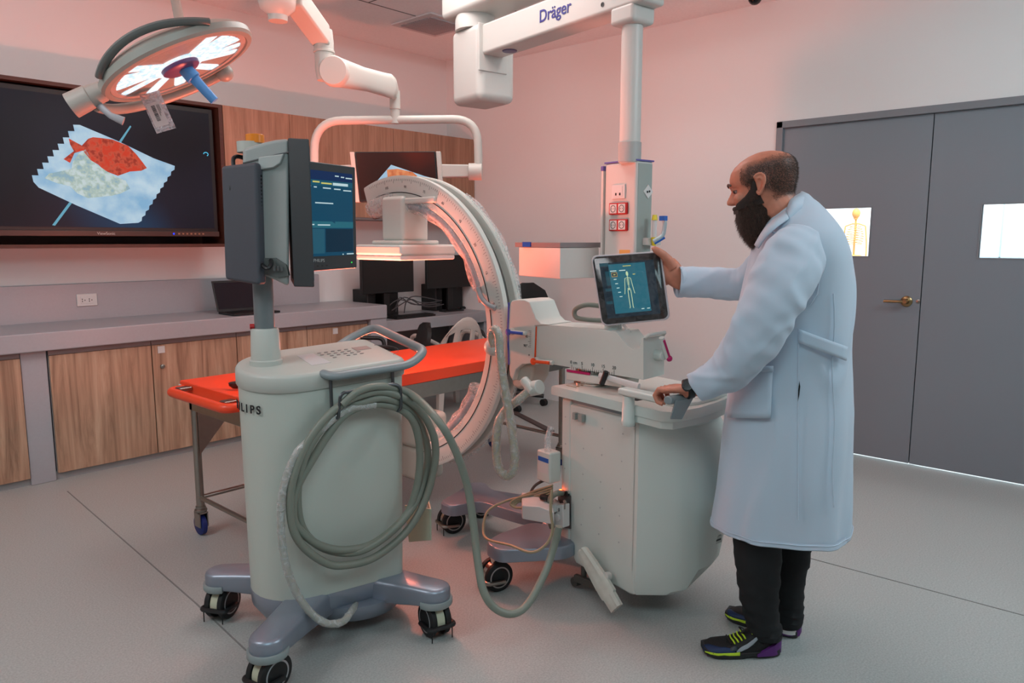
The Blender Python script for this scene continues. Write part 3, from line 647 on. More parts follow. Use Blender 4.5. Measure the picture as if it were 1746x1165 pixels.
# gas outlet bracket with yellow and blue hose probes
c = onu(1106, 412); b = MB(); f = lambda a, bb, cc: c-vN*a+UP*bb-uN*cc
b.fbox(f, -.045, .05, -.018, .018, 0, .035); br = b.build('gas_bracket', M_medw, g, bev=.004)
b = MB(); pt = f(-.012, 0, .045); b.tube([pt+UP*.11, pt+UP*.0], .011, 12); b.build('probe_tube', M_white, br)
b = MB(); b.tube([pt+UP*.125, pt+UP*.10], [.010, .0145], 12); b.tube([pt+UP*.02, pt-UP*.02], [.0145, .009], 12); b.build('probe_ends', M_yellow, br)
bp_ = [PD(1114, 412, PDX-.1), PD(1131, 402, PDX-.1), PD(1134, 380, PDX-.1), PD(1131, 372, PDX-.1)]
b = MB(); b.tube(fillet(bp_, .02), .010, 12); b.build('hose_probe', mat('pale_steel', (.68, .74, .76), .3, metal=.3), br)
b = MB(); b.box(bp_[3].x-.014, bp_[3].x+.014, bp_[3].y-.014, bp_[3].y+.014, bp_[3].z-.012, bp_[3].z+.010); b.build('hose_probe_cap', M_blue, br); b = MB()
b.tube([PD(1116, 415, PDX-.1), PD(1133, 405, PDX-.1)], .007, 8); b.build('hose_probe_band', M_blue, br)
b = MB(); b.fbox(f2, HW-.002, HW+.012, -.02, .010, zb+.02, zt-.02); b.build('side_rail', M_medw, g, bev=.002)
b = MB(); b.fbox(f2, HW-.004, HW+.014, -.022, .013, zt-.035, zt-.012); b.build('rail_cap', M_violet, g, bev=.002)
# shelf with drawer on the pendant
SZ = 1.385
A_ = PD(955, 440, 3.62); B_ = PD(1028, 440, 3.78); C_ = PD(878, 440, 4.02)
f3 = frame((A_.x, A_.y, 0), math.atan2(B_.y-A_.y, B_.x-A_.x)); w3 = (B_-A_).to_2d().length; 
vv = Vector((C_.x-A_.x, C_.y-A_.y)); print('shelf', w3, vv.length)
pts = [A_, Vector((B_.x, B_.y, 0)), Vector((B_.x, B_.y, 0))+Vector((vv.x, vv.y, 0)), Vector((C_.x, C_.y, 0))]
def lvl(p, z): return Vector((p[0], p[1], z))
sh = thing('instrument_shelf', lvl(A_, SZ), 'grey railed equipment shelf with white drawer box left of the supply pendant', 'shelf')
b = MB(); b.hexa([lvl(p, SZ+.005) for p in pts], [lvl(p, SZ+.030) for p in pts]); b.build('tray', mat('rail_steel', (.55, .53, .54), .35, metal=.4), sh, bev=.002)
b = MB(); q = [p_+(pts[0]*0) for p_ in pts]; sc = lambda t: [lvl(mix(Vector((pts[0].x, pts[0].y, 0)), Vector((p.x, p.y, 0)), t), 0) for p in pts]
q = sc(.90); b.hexa([lvl(p, SZ-.145) for p in q], [lvl(p, SZ+.004) for p in q]); b.build('drawer_box', M_medw, sh, bev=.003)
b = MB(); q = [lvl(p, 0) for p in pts]; m0 = mix(q[0], q[3], .62); m1 = mix(q[0], q[3], .80); o_ = (q[0]-q[1]).normalized()*.006
b.hexa([lvl(m0, SZ+.007), lvl(m1, SZ+.007), lvl(m1+o_, SZ+.007), lvl(m0+o_, SZ+.007)], [lvl(m0, SZ+.032), lvl(m1, SZ+.032), lvl(m1+o_, SZ+.032), lvl(m0+o_, SZ+.032)]); b.build('rail_clip', M_bluem, sh)
# ================================================================ DESK, CHAIRS, STRETCHER
DZT = .755
g = thing('desk', (4.4, 5.2, 0), 'low grey built-in desk under the oak cupboards carrying the dark computers', 'desk')
b = MB(); b.box(CR+.004, WX-.004, 4.93, WY-.004, DZT-.10, DZT); b.build('top', M_solid, g, bev=.006)
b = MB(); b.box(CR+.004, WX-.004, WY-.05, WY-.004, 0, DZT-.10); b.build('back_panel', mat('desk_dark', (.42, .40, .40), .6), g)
b = MB(); b.box(WX-.05, WX-.006, 4.96, WY-.05, 0, DZT-.10); b.build('leg', M_solid, g)
b = MB(); strip(b, PZ(868, 700), PZ(940, 737), .05, .0, .012); tag(b.build('cable_cover', mat('cover_brown', (.33, .27, .26), .5)), 'brown flat cable cover strip lying on the floor behind the imaging stand', 'cable cover')
# laptop
c = PZ(405, 532, .90)
c = Vector((2.85, 5.10, .90))
lp = [PY(372, 531, 5.13), PY(437, 532, 5.13), PY(437, 490, 5.24), PY(354, 491, 5.24)]
g = thing('laptop', (lp[0].x+.15, 5.05, .90), 'open dark laptop on the grey counter behind the display cart', 'laptop')
b = MB(); x0 = lp[0].x; b.box(x0, x0+.36, 4.905, 5.13, .901, .916); b.build('base', M_black, g, bev=.004)
b = MB(); t = Vector((0, .012, .003)); q0 = Vector((x0, 5.135, .915)); q1 = q0+Vector((.36, 0, 0)); q3 = q0+Vector((-.0, .07, .215)); q2 = q3+Vector((.36, 0, 0))
b.prism([q0, q1, q2, q3], t); b.build('lid', M_black, g, bev=.003)
b = MB(); i = lambda u, v: mix(mix(q0, q1, u), mix(q3, q2, u), v)-t*.06
b.prism([i(.03, .08), i(.97, .08), i(.97, .95), i(.03, .95)], -t*.05); b.build('display', mat('dark_display', (.06, .06, .11), .12), g)
# computer monitors on the desk
def pcmon(px0, px1, py0, py1, y, label, legpx, grp=None):
    a = PY(px0, py0, y); c = PY(px1, py1, y); x0, x1 = a.x, c.x; z1, z0 = a.z, c.z
    g = thing('desktop_monitor', ((x0+x1)/2, y, DZT), label, 'monitor')
    b = MB(); b.box(x0, x1, y, y+.035, z0, z1); b.build('casing', M_black, g, bev=.006)
    b = MB(); b.box(x0+.012, x1-.012, y-.002, y+.001, z0+.02, z1-.012); b.build('display', mat('off_display', (.075, .065, .065), .35), g)
    xm = (x0+x1)/2; b = MB(); b.box(xm-.03, xm+.03, y+.03, y+.06, DZT+.01, z0+.1); b.build('stand', M_black, g, bev=.004)
    b = MB(); b.box(xm-.12, xm+.12, y-.03, y+.065, DZT, DZT+.012); b.build('foot', M_black, g, bev=.004)
    return g
pcmon(616, 706, 436, 497, 5.18, 'black desktop monitor left of the pair on the low desk', 0)
pcmon(728, 812, 436, 488, 5.16, 'black desktop monitor right of the pair, partly behind the curved arm', 0)
def tower(px, y, wd, ht, label):
    a = PY(px, 520, y); g = thing('computer_tower', (a.x, y, DZT), label, 'computer')
    b = MB(); b.box(a.x-wd/2, a.x+wd/2, y, y+.2, DZT, DZT+ht); b.build('case', M_black, g, bev=.005)
    b = MB(); b.box(a.x-wd/2+.006, a.x-wd/2+.016, y-.003, y+.001, DZT+.01, DZT+ht-.01); b.build('trim', mat('tower_grey', (.30, .28, .28), .4), g)
    b = MB(); b.lathe((a.x+.01, y-.001, DZT+ht-.035), (0, -1, 0), [(0, .008), (.003, .007)], 12); b.build('power_button', MATS['tower_grey'], g)
tower(668, 5.27, .15, .26, 'black computer tower behind the left desktop monitor')
tower(633, 5.28, .10, .24, 'slim black computer tower at the left edge of the low desk')
tower(778, 5.27, .17, .25, 'black computer tower behind the right desktop monitor')
tower(748, 5.30, .09, .25, 'slim black computer tower between the two desktop monitors')
def keyboard(px, py, wd, label):
    c = PZ(px, py, DZT); g = thing('keyboard', (c.x, c.y, DZT), label, 'keyboard')
    b = MB(); b.box(c.x-wd/2, c.x+wd/2, c.y-.07, c.y+.07, DZT, DZT+.018); b.build('case', M_black, g, bev=.005)
    b = MB()
    for r_ in range(5):
        for k in range(15): x = c.x-wd/2+.012+k*(wd-.024)/15; y = c.y-.058+r_*.024; b.box(x, x+(wd-.024)/15-.003, y, y+.019, DZT+.016, DZT+.023)
    b.build('keys', M_black2, g)
keyboard(702, 541, .44, 'black keyboard on the low desk before the left desktop monitor')
keyboard(806, 524, .44, 'black keyboard on the low desk before the right desktop monitor')
random.seed(11)
b = MB()
for k in range(5):
    pts = [PY(650+random.uniform(0, 40), 528+random.uniform(-4, 6), 5.2+.02*k), PY(690+random.uniform(-10, 10), 515+random.uniform(-14, 8), 5.2), PY(715+random.uniform(-10, 10), 515+random.uniform(-10, 8), 5.18), PY(745+random.uniform(-6, 15), 518+random.uniform(-6, 4), 5.17)]
    for q in pts: q.z = max(q.z, DZT+.008)
    b.tube(spline(pts, 6), .005, 6)
tag(b.build('cable_bundle', mat('cable_grey', (.30, .29, .30), .5)), 'tangle of dark grey cables on the low desk between the monitors', 'cables')

# white monobloc plastic chair
wc = PZ(770, 690, 0); wc = Vector((4.17, 4.53, 0))
f = frame(wc, R(80))       # a: to the chair's front, b: side
g = thing('plastic_chair', wc, 'white plastic stacking chair with slotted back standing behind the orange stretcher', 'chair')
M_pc = mat('monobloc_white', (.80, .77, .74), .45)
b = MB(); rings = []
for t in range(0, 13):
    a_ = t/12; pr = []
    for k in range(9):
        s_ = (k/8-.5); wdt = .44-.10*a_**2; h_ = .42+.40*a_*(1-.35*(2*s_)**2*a_); pr.append(f(-.19-.10*a_+.05*(2*s_)**2, s_*wdt, h_))
    rings.append(pr)
seat = MB(); vs = [p for r_ in rings for p in r_]; n = 9; fs = []
for k in range(12):
    for i_ in range(8):
        if 4 <= k <= 9 and i_ in (1, 3, 4, 6) and k % 1 == 0 and (k in (5, 6, 7, 8)): continue
        fs.append((k*n+i_, k*n+i_+1, (k+1)*n+i_+1, (k+1)*n+i_))
b.add(vs, fs); o = b.build('backrest', M_pc, g); md = o.modifiers.new('s', 'SOLIDIFY'); md.thickness = .012; md = o.modifiers.new('v', 'BEVEL'); md.width = .003
b = MB(); b.fbox(f, -.22, .22, -.22, .22, .41, .435); b.build('seat', M_pc, g, bev=.01)
for sa in (-1, 1):
    for sb in (-1, 1):
        b = MB(); top = [f(sa*.19+q[0]*.03, sb*.19+q[1]*.03, .42) for q in ((-1, -1), (1, -1), (1, 1), (-1, 1))]; bt = [f(sa*.24+q[0]*.02, sb*.24+q[1]*.02, 0) for q in ((-1, -1), (1, -1), (1, 1), (-1, 1))]
        b.hexa(bt, top); b.build('leg', M_pc, g, bev=.004)
for sb in (-1, 1):
    b = MB(); b.tube(spline([f(-.22, sb*.22, .60), f(-.05, sb*.25, .64), f(.15, sb*.25, .63), f(.22, sb*.23, .43)], 5), .018, 8); b.build('armrest', M_pc, g)

# black office chair
def office(c, ang, label, backz, grp=None):
    f = frame(c, ang); g = thing('office_chair', c, label, 'chair')
    b = MB(); out = [f(.23*x/.24, y, 0) for x, y in rrect(.48, .48, .12)]; b.loft([[p+UP*z for p in out] for z in (.45, .47, .51)]); b.build('seat', M_black2, g, bev=.015)
    b = MB(); rr = []
    for t in range(9):
        a_ = t/8; wd = .21*math.sqrt(max(.05, 1-abs(2*a_-1)**3)); rr.append([f(-.24-.05*a_, s_*wd, .55+(backz-.55)*a_)+(f(1, 0)-f(0, 0))*(-.02*(1-s_**2)+off) for s_, off in ((-1, 0), (-.5, 0), (0, 0), (.5, 0), (1, 0), (1, -.03), (.5, -.03), (0, -.03), (-.5, -.03), (-1, -.03))])
    b.loft(rr); b.build('backrest', M_black2, g)
    b = MB(); b.cyl(f(0, 0, .12), f(0, 0, .45), .025); b.build('gas_column', M_black, g)
    b = MB(); b.tube([f(-.1, 0, .43), f(-.26, 0, .46), f(-.27, 0, .62)], .018, 8); b.build('back_bar', M_black, g)
    for k in range(5):
        t = R(72*k+20); e = f(.29*math.cos(t), .29*math.sin(t), .085)
        b = MB(); b.tube([f(0, 0, .12), e], [.028, .018], 8); l_ = b.build('base_spoke', M_black, g)
        b = MB(); b.cyl(e+Vector((-.02, 0, -.055)), e+Vector((.02, 0, -.055)), .03, n=16); b.build('caster', M_black2, l_)
    for sb in (-1, 1):
        b = MB(); b.tube(fillet([f(-.02, sb*.24, .47), f(-.02, sb*.27, .66), f(.16, sb*.27, .67)], .05), .016, 8); b.build('armrest', M_black, g)
office(Vector((3.46, 4.44, 0)), R(150), 'black padded office chair between the stretcher and the low desk', .80)
office(Vector((4.69, 4.30, 0)), R(70), 'black mesh backed office chair near the right wall, half hidden by the curved arm', 1.08)

# ---------------------------------------------------------------- stretcher
BX0, BX1, BY0, BY1, BZ = 1.50, 3.72, 2.845, 3.50, .77
g = thing('stretcher', (2.5, 3.17, 0), 'steel framed stretcher trolley with bright orange top behind the display cart', 'stretcher')
top = MB(); pts = [(BX0, BY0+.0, 0), (BX1, BY0, 0), (BX1, BY1, 0), (BX0, BY1, 0)]
b = MB(); nx_, ny_ = 24, 8; vs = []; fs = []
for i_ in range(nx_+1):
    for j in range(ny_+1):
        x = BX0+(BX1-BX0)*i_/nx_; y = BY0+(BY1-BY0)*j/ny_; e_ = min(1, min(j, ny_-j)/1.0); dz = -.010*math.sin(math.pi*j/ny_)**2*(1 if 0 < i_ < nx_ else 0)
        vs.append((x, y, BZ+dz+.004*math.sin(x*9+y*5)*(1 if 0 < i_ < nx_ and 0 < j < ny_ else 0)))
m_ = (nx_+1)*(ny_+1)
for i_ in range(nx_):
    for j in range(ny_): a_ = i_*(ny_+1)+j; fs.append((a_, a_+ny_+1, a_+ny_+2, a_+1))
b.add(vs, fs); b2 = [(x, y, BZ-.062) for x, y, z in vs]; b.add(b2, [tuple(i_ for i_ in reversed(q)) for q in fs])
rim = [i_*(ny_+1) for i_ in range(nx_+1)]+[nx_*(ny_+1)+j for j in range(1, ny_+1)]+[i_*(ny_+1)+ny_ for i_ in range(nx_-1, -1, -1)]+[j for j in range(ny_-1, 0, -1)]
for k in range(len(rim)): p, q = rim[k], rim[(k+1) % len(rim)]; b.f.append((p, q, q+m_, p+m_)); b.mi.append(0)
b.build('mattress_board', M_orange, g, bev=.006, seg=3)
b = MB(); b.tube(fillet([(BX0+.01, BY0+.05, BZ-.035), (BX0-.075, BY0+.06, BZ-.035), (BX0-.075, BY1-.06, BZ-.035), (BX0+.01, BY1-.05, BZ-.035)], .05), .021, 14); b.build('push_bar', M_orange, g)
for y in (BY0+.09, BY1-.14):
    b = MB(); b.box(BX0-.06, BX0+.0, y, y+.05, BZ-.028, BZ-.012); b.build('bar_clip', M_steel, g, bev=.004)
for y in (BY0-.006, BY1-.02):
    b = MB(); b.box(BX0-.004, BX0+.012, y, y+.026, BZ-.046, BZ-.018); b.build('corner_stud', M_white, g, bev=.004)
kn = PZ(404, 660, BZ); b = MB(); b.lathe((kn.x, kn.y, BZ-.004), UP, [(0, .02), (.012, .034), (.024, .036), (.026, .03)], 24); b.build('round_knob', mat('dark_knob', (.16, .09, .08), .35), g)
# frame
b = MB(); fz0, fz1 = .625, .705
b.box(BX0+.03, BX1-.03, BY0+.02, BY0+.05, fz0, fz1).box(BX0+.03, BX1-.03, BY1-.05, BY1-.02, fz0, fz1).box(BX0+.03, BX0+.06, BY0+.02, BY1-.02, fz0, fz1).box(BX1-.06, BX1-.03, BY0+.02, BY1-.02, fz0, fz1)
b.build('top_frame', M_steel, g, bev=.003)
b = MB(); b.prism([(BX0+.05, BY1-.06, fz0+.02), (BX0+.27, BY1-.06, fz0+.02), (BX0+.05, BY1-.06, fz0-.22)], (0, .003, 0)); b.build('gusset', M_steel, g)
for lx in (BX0+.05, BX1-.10):
    for ly in (BY0+.035, BY1-.035):
        b = MB(); b.cyl((lx, ly, .13), (lx, ly, fz0+.01), .019, n=20); lg = b.build('leg', M_steel, g)
        b = MB(); b.lathe((lx, ly, .118), UP, [(0, .026), (.006, .03), (.014, .03), (.018, .024), (.03, .024)], 20); b.build('ring', M_steel, lg)
        b = MB(); b.box(lx-.022, lx-.016, ly-.03, ly+.03, .045, .12).box(lx+.016, lx+.022, ly-.03, ly+.03, .045, .12).box(lx-.022, lx+.022, ly-.03, ly+.03, .112, .12); b.build('caster_fork', M_steel, lg, bev=.002)
        b = MB(); b.lathe((lx-.014, ly+.01, .052), (1, 0, 0), [(0, .045), (.004, .052), (.024, .052), (.028, .045)], 26); b.build('caster_wheel', M_bluet, lg)
for (p, q) in (((BX0+.05, BY0+.035), (BX0+.05, BY1-.035)), ((BX1-.1, BY0+.035), (BX1-.1, BY1-.035)), ((BX0+.05, BY1-.035), (BX1-.1, BY1-.035))):
    b = MB(); b.cyl((*p, .19), (*q, .19), .011, n=12); b.build('rail', M_steel, g)
# ================================================================ MOBILE DISPLAY CART
KO = Vector((1.50, 2.32, 0)); KU = Vector((-.97, .24, 0)).normalized(); KV = Vector((-KU.y, KU.x, 0))
if KV.dot(FWD) > 0: KV = -KV           # KV points to the camera, KU to the left nose
def K(a, b_, c=0.): return KO+KU*a+KV*b_+UP*c
cart = thing('display_cart', KO, 'tall grey mobile display cart with two monitors and a coiled hose on its side', 'cart')
# column outline: flat end at a=-.25, nose radius .18 at a=+.255
def koutline(s=1., off=0., nr=.18):
    h = nr*s+off; pts = []
    c0 = .095
    for k in range(-90, 91, 10): t = R(k); pts.append((c0+math.cos(t)*(h), math.sin(t)*h))
    e = -.245-off
    for k in range(5): t = R(90+90*k/4); pts.append((e+.03+.03*math.cos(t), h-.03+.03*math.sin(t)))
    for k in range(5): t = R(180+90*k/4); pts.append((e+.03+.03*math.cos(t), -h+.03+.03*math.sin(t)))
    return pts
def lidz(a, b_): p = K(a, b_); return .985+.10*(dep(p)-2.45)
ZB = .185
b = MB(); rings = []
for z in (ZB, .30, .60, .90): s_ = 1.0; rings.append([K(a, bb, z) for a, bb in koutline(s_, -.002+.012*(z-.2))])
rings.append([K(a, bb, lidz(a, bb)-.055) for a, bb in koutline(1, .007)])
b.loft(rings); body = b.build('column', M_cart, cart)
b = MB(); ol = koutline(1, .012)
for dz, off in ((-.062, .012), (-.058, .014), (-.012, .014), (-.003, .008), (0, -.004)):
    pass
b.loft([[K(a, bb, lidz(a, bb)+dz) for a, bb in koutline(1, off)] for dz, off in ((-.062, .010), (-.058, .014), (-.012, .014), (-.003, .009), (0, -.002))]); b.build('lid', M_cartlid, cart, ang=50)
# control keys on the lid
def lk(a, b_, dz): return K(a, b_, lidz(a, b_)+dz)
b = MB(); random.seed(2)
for i_ in range(6):
    for j in range(4):
        if random.random() < .25: continue
        a_ = -.02-.026*i_; bb = -.05+.03*j; b.prism([lk(a_+.008*math.cos(t), bb+.006*math.sin(t), .0003) for t in [R(60*q) for q in range(6)]], UP*.0012)
b.build('keys', mat('key_grey', (.55, .53, .52), .5), cart)
b = MB(); b.prism([lk(-.15, -.06, .0003), lk(-.21, -.06, .0003), lk(-.21, -.01, .0003), lk(-.15, -.01, .0003)], UP*.001); b.build('touchpad', mat('pad_brown', (.66, .58, .56), .5), cart)
b = MB(); b.prism([lk(.06, -.06, .0002), lk(.0, -.06, .0002), lk(-.01, .10, .0002), lk(.06, .10, .0002)], UP*.0008); b.build('overlay', mat('overlay_pale', (.80, .80, .80), .4), cart)
b = MB(); b.tube([lk(-.24+.17*math.cos(R(t))*.6+.05, .03+.10*math.sin(R(t)), .0006) for t in range(120, 245, 10)], .0008, 4); b.build('lid_seam', M_inkg, cart)
# grey band seam line under the lid, logo on the nose
text('PHILIPS', 'logo', K(.095, 0, .845)+KU*math.cos(R(53))*.192+KV*math.sin(R(53))*.192, (-KU)*math.sin(R(53))*1+KV*math.cos(R(53)), UP, .042, M_ink, cart, .0006, bold=.0012) if False else None
# logo wraps the nose: letters placed one by one
lt = 'PHILIPS'
for k, ch in enumerate(lt):
    ang = R(-14+8.3*k); rr = .1925; n_ = KU*math.cos(ang)+KV*math.sin(ang); tdir = -KU*math.sin(ang)+KV*math.cos(ang)
    text(ch, 'logo_letter', K(.095, 0, .862)+n_*rr-UP*0, tdir, UP, .040, M_ink, cart, .0012, bold=.0006)
# hand rail: runs along the camera side and round the flat end
HZ = lambda a, bb: lidz(a, bb)-.035
hr = [(.02, .196), (.0, .23), (-.26, .235), (-.40, .235), (-.43, .20), (-.43, -.20), (-.40, -.235), (-.15, -.235), (-.12, -.19)]
def hz(a): return HZ(a, .2)+(.03 if a < -.38 else 0)
pts = [K(.03, .19, HZ(.03, .19)-.01), K(.015, .225, HZ(0, .22)-.01), K(-.25, .225, HZ(-.25, .22)-.005), K(-.415, .21, HZ(-.4, .2)+.02), K(-.43, -.20, HZ(-.4, -.2)+.035), K(-.24, -.225, HZ(-.2, -.2)+.0), K(-.10, -.20, HZ(-.1, -.2))]
pts = [K(.05, .18), K(.03, .222), K(-.26, .222), K(-.335, .19), K(-.305, -.21), K(-.2, -.215), K(-.12, -.18)]
zz = [.978, .972, .985, 1.025, 1.078, 1.035, 1.0]
pts = [lvl(p, z) for p, z in zip(pts, zz)]
b = MB(); b.tube(fillet(pts, .05, 7), .0150, 14, flat=1.25); b.build('hand_rail', M_handle, cart)
# hose hook: two wires down the side and the bent holder
def side(px, py, off=.0):     # point on plane parallel to camera side of the column, off metres in front
    c = K(0, .19+off); n = KV; dd = ray(px, py); return CP+dd*((c-CP).dot(n)/dd.dot(n))
b = MB()
b.tube([side(563, 634, .008), side(565, 684, .008)], .006, 8); b.tube([side(669, 622, .008), side(670, 665, .008)], .006, 8)
hk = [side(565, 684, .008), side(566, 700, .012), side(572, 714, .06), side(577, 712, .075), side(580, 676, .075), side(585, 670, .075), side(672, 655, .075), side(683, 660, .075), side(684, 695, .075), side(678, 702, .06), side(670, 690, .015), side(670, 665, .008)]
b.tube(fillet(hk, .012, 4), .006, 8); b.build('hose_hook', M_gun, cart)
b = MB(); b.lathe(side(548, 638, -.002), KV, [(0, .007), (.006, .007), (.006, .004)], 12); b.build('screw', M_gun, cart)
# base skirt and legs
b = MB(); b.loft([[K(a*1.0, bb*.98, z) for a, bb in koutline(1, off)] for z, off in ((.06, -.08), (.085, -.035), (.13, -.004), (.18, .0), (.186, -.002))]); b.build('base_skirt', M_silver, cart)
b = MB(); b.lathe(K(-.10, .03, .0), UP, [(.028, .05), (.036, .12), (.06, .17), (.10, .19), (.12, .19)], 36); b.build('base_bowl', M_silver, cart)
ends = [PZ(383, 985, .165), PZ(463, 1090, .165), PZ(735, 1003, .165)]
ends = [Vector((1.24, 2.63, 0)), Vector((1.115, 2.07, 0)), Vector((1.70, 1.935, 0)), Vector((1.84, 2.49, 0))]
roots = [K(.06, -.07), K(.06, .08), K(-.14, .08), K(-.14, -.07)]
def caster(c, dirv, par, r=.063, yoke=M_cream, tyre=M_black2, hubm=None, brake=M_black, w_=.078, frame_=None):
    d = Vector(dirv).normalized(); ax = Vector((-d.y, d.x, 0)); h = c-d*.0; cz = r
    cc = Vector((c.x, c.y, cz)); hubm = hubm or mat('hub_grey', (.62, .63, .64), .4)
    b = MB(); out = [(math.cos(R(k))*(r*.90), math.sin(R(k))*(r*.90)) for k in range(-10, 191, 10)]+[(-.032, -.02), (.032, -.02)]
    b.prism([cc+d*x+UP*y-ax*.016 for x, y in out], ax*.032); b.cyl(cc+UP*(r*.8), Vector((c.x, c.y, .165)), .022, n=18); y_ = b.build('caster_yoke', yoke, par, bev=.003)
    for s_ in (-1, 1):
        b = MB(); o_ = cc+ax*s_*.018; b.lathe(o_, ax*s_, [(0, r*.7), (0, r-.002), (.004, r), (.017, r), (.022, r-.006), (.0225, r*.80)], 36); w = b.build('tyre', tyre, y_)
        b = MB(); b.lathe(o_, ax*s_, [(0, r*.8), (.021, r*.80), (.023, r*.7), (.020, r*.3), (.021, r*.25), (.022, .004)], 32); b.build('wheel_hub', hubm, w)
    b = MB(); z0 = cc.z-.025; q = [(-.045, -.055), (.045, -.055), (.045, .0), (.045, .0)]
    b.tube(fillet([cc+ax*.048+d*.02-UP*.018, cc+ax*.052-d*(r-.0)-UP*.012, cc-ax*.052-d*(r-.0)-UP*.012, cc-ax*.048+d*.02-UP*.018], .02, 4), .009, 8)
    b.build('brake_pedal', brake, y_)
    b = MB()
    for s_ in (-1, 1): q_ = cc-d*(r-.002)+ax*s_*.04; b.cyl(lvl(q_, .002), lvl(q_, cc.z-.012), .0022, n=6)
    b.build('cable_deflector', M_black2, y_)
    return y_
for k in range(4):
    e = ends[k]; r0 = roots[k]; d = (e-r0); d.z = 0; L = d.length; d.normalize(); s = Vector((-d.y, d.x, 0))
    outl = [(0., -.078), (L*.5, -.064), (L*.8, -.059)]+[(L+.058*math.cos(R(t)), .058*math.sin(R(t))) for t in range(-90, 91, 12)]+[(L*.8, .059), (L*.5, .064), (0., .078)]
    def lay(z, inn, slope): return [r0+d*(x-(inn if x > L*.5 else 0))*1.0+s*(y*(1-inn/.06))+UP*(z-slope*max(0, 1-x/L)) for x, y in outl]
    b = MB(); b.loft([lay(.128, .004, .035), lay(.134, 0, .035), lay(.174, 0, 0), lay(.184, .004, 0), lay(.190, .014, 0)])
    lg = b.build('leg', M_silver, cart, ang=50)
    b = MB(); arc = [(.066*math.cos(R(t)), .066*math.sin(R(t))) for t in range(-110, 111, 10)]
    b.loft([[e+d*x*sc_+s*y*sc_+UP*z for x, y in arc+[(-.0225, .05), (-.0225, -.05)]] for z, sc_ in ((.118, .96), (.122, 1.0), (.140, 1.0), (.143, .97))]); b.build('bumper', mat('bumper_grey', (.56, .60, .60), .5), lg)
    dv = [Vector((.6, .8, 0)), Vector((-.25, .95, 0)), Vector((-.5, .85, 0)), Vector((.5, .8, 0))][k]
    caster(e, [FWD*.95+RGT*.25, RGT*.5+FWD*.8, -RGT*.5+FWD*.8, FWD][k], lg)
# small cream pocket at the foot of the column
f = lambda a, b_, c: K(-.26-a, .10+b_, c)
b = MB(); q = [PD(690, 862, 2.78), PD(733, 868, 2.70), PD(733, 922, 2.70), PD(697, 925, 2.78)]
b.prism([q[0], q[1], q[2], q[3]], FWD*.006); b.prism([q[1], q[1]+FWD*.10-RGT*.02, q[2]+FWD*.10-RGT*.02, q[2]], RGT*.006); b.build('side_pocket', mat('pocket_cream', (.72, .73, .64), .45), cart, bev=.002)
# pole
PL = K(.182, -.02); lz = lidz(.182, -.02)
print('pole px dep', dep(PL))
b = MB(); b.lathe(lvl(PL, lz-.01), UP, [(0, .056), (.022, .056), (.026, .051), (.128, .0475), (.134, .044), (.135, .03)], 36); b.build('pole_collar', M_cartlid, cart)
b = MB(); b.lathe(lvl(PL, lz+.1), UP, [(0, .034), (.34, .034)], 28); b.build('pole', mat('pole_grey', (.47, .50, .51), .35, metal=.3), cart)
b = MB(); st = lvl(PL, PD(440, 556, dep(PL)).z)+(-RGT*.93-FWD*.37)*.046; b.lathe(st, st-lvl(PL, st.z), [(-.012, .009), (.003, .009)], 14); b.build('red_sticker', M_red, cart)
# --- monitor A seen from its side, B facing the camera
def vq(px, y0, y1, d): t = PD(px, y0, d); bt = PD(px, y1, d); return lvl(t, bt.z), t
dn, df = 2.46, 2.84
A0 = vq(491, 235, 489, dn); A1 = vq(527, 237, 490, dn-.02)
rd = ray(500, 400); rd.z = 0; rd.normalize(); off = rd*(df-dn)-RGT*.012
b = MB(); b.hexa([A0[0], A1[0], A1[0]+off, A0[0]+off], [A0[1], A1[1], A1[1]+off, A0[1]+off]); am = b.build('near_monitor_frame', M_dark, cart, bev=.004)
b = MB(); b.hexa([A1[0]-RGT*.002+UP*.02+rd*.02, A1[0]+RGT*.001+UP*.02+rd*.02, A1[0]+off*.93+RGT*.001+UP*.02, A1[0]+off*.93-RGT*.002+UP*.02], [A1[1]-RGT*.002-UP*.02+rd*.02, A1[1]+RGT*.001-UP*.02+rd*.02, A1[1]+off*.93+RGT*.001-UP*.02, A1[1]+off*.93-RGT*.002-UP*.02]); b.build('near_display', glow('ui_dim', (.05, .25, .32), .6), am)
# silver housing: outline in the image-left direction, extruded in depth
hs = [(493, 236), (470, 238), (452, 242), (414, 253), (414, 300), (416, 400), (430, 455), (445, 468), (470, 478), (493, 489)]
b = MB(); q = [PD(x, y, dn+.015) for x, y in hs]; b.prism(q, off*.80); b.build('near_monitor_housing', mat('housing_silver', (.62, .64, .63), .42), am, bev=.012, seg=3)
b = MB(); q = [PD(x, y, dn+.011) for x, y in ((493, 258), (470, 263), (414, 277), (414, 279), (470, 265), (493, 260))]; b.prism(q, FWD*.006); b.build('housing_seam', M_inkg, am)
b = MB(); q = [PD(x, y, dn+.0) for x, y in ((440, 268), (484, 262), (478, 278), (466, 286), (440, 290))]; b.prism(q, FWD*.022); b.build('grip_recess', mat('recess_grey', (.68, .70, .69), .45), am, bev=.004)
b = MB()
for k in range(26): y = 300+k*6.3; p = PD(443.5, y, dn+.0); b.tube([p, p+RGT*.006], .004, 4)
b.build('vent_slots', M_ink, am)
b = MB(); q = [PD(x, y, dn+.005) for x, y in ((442, 440), (470, 440), (488, 452), (492, 470), (470, 474), (446, 466))]; b.prism(q, FWD*.02); rc = b.build('socket_recess', mat('recess_dark', (.38, .39, .38), .5), am)
b = MB(); b.tube(spline([PD(447, 452, dn-.01), PD(456, 458, dn-.03), PD(462, 452, dn-.02), PD(462, 444, dn)], 5), .007, 8); b.build('plug', M_black, rc)
b = MB()
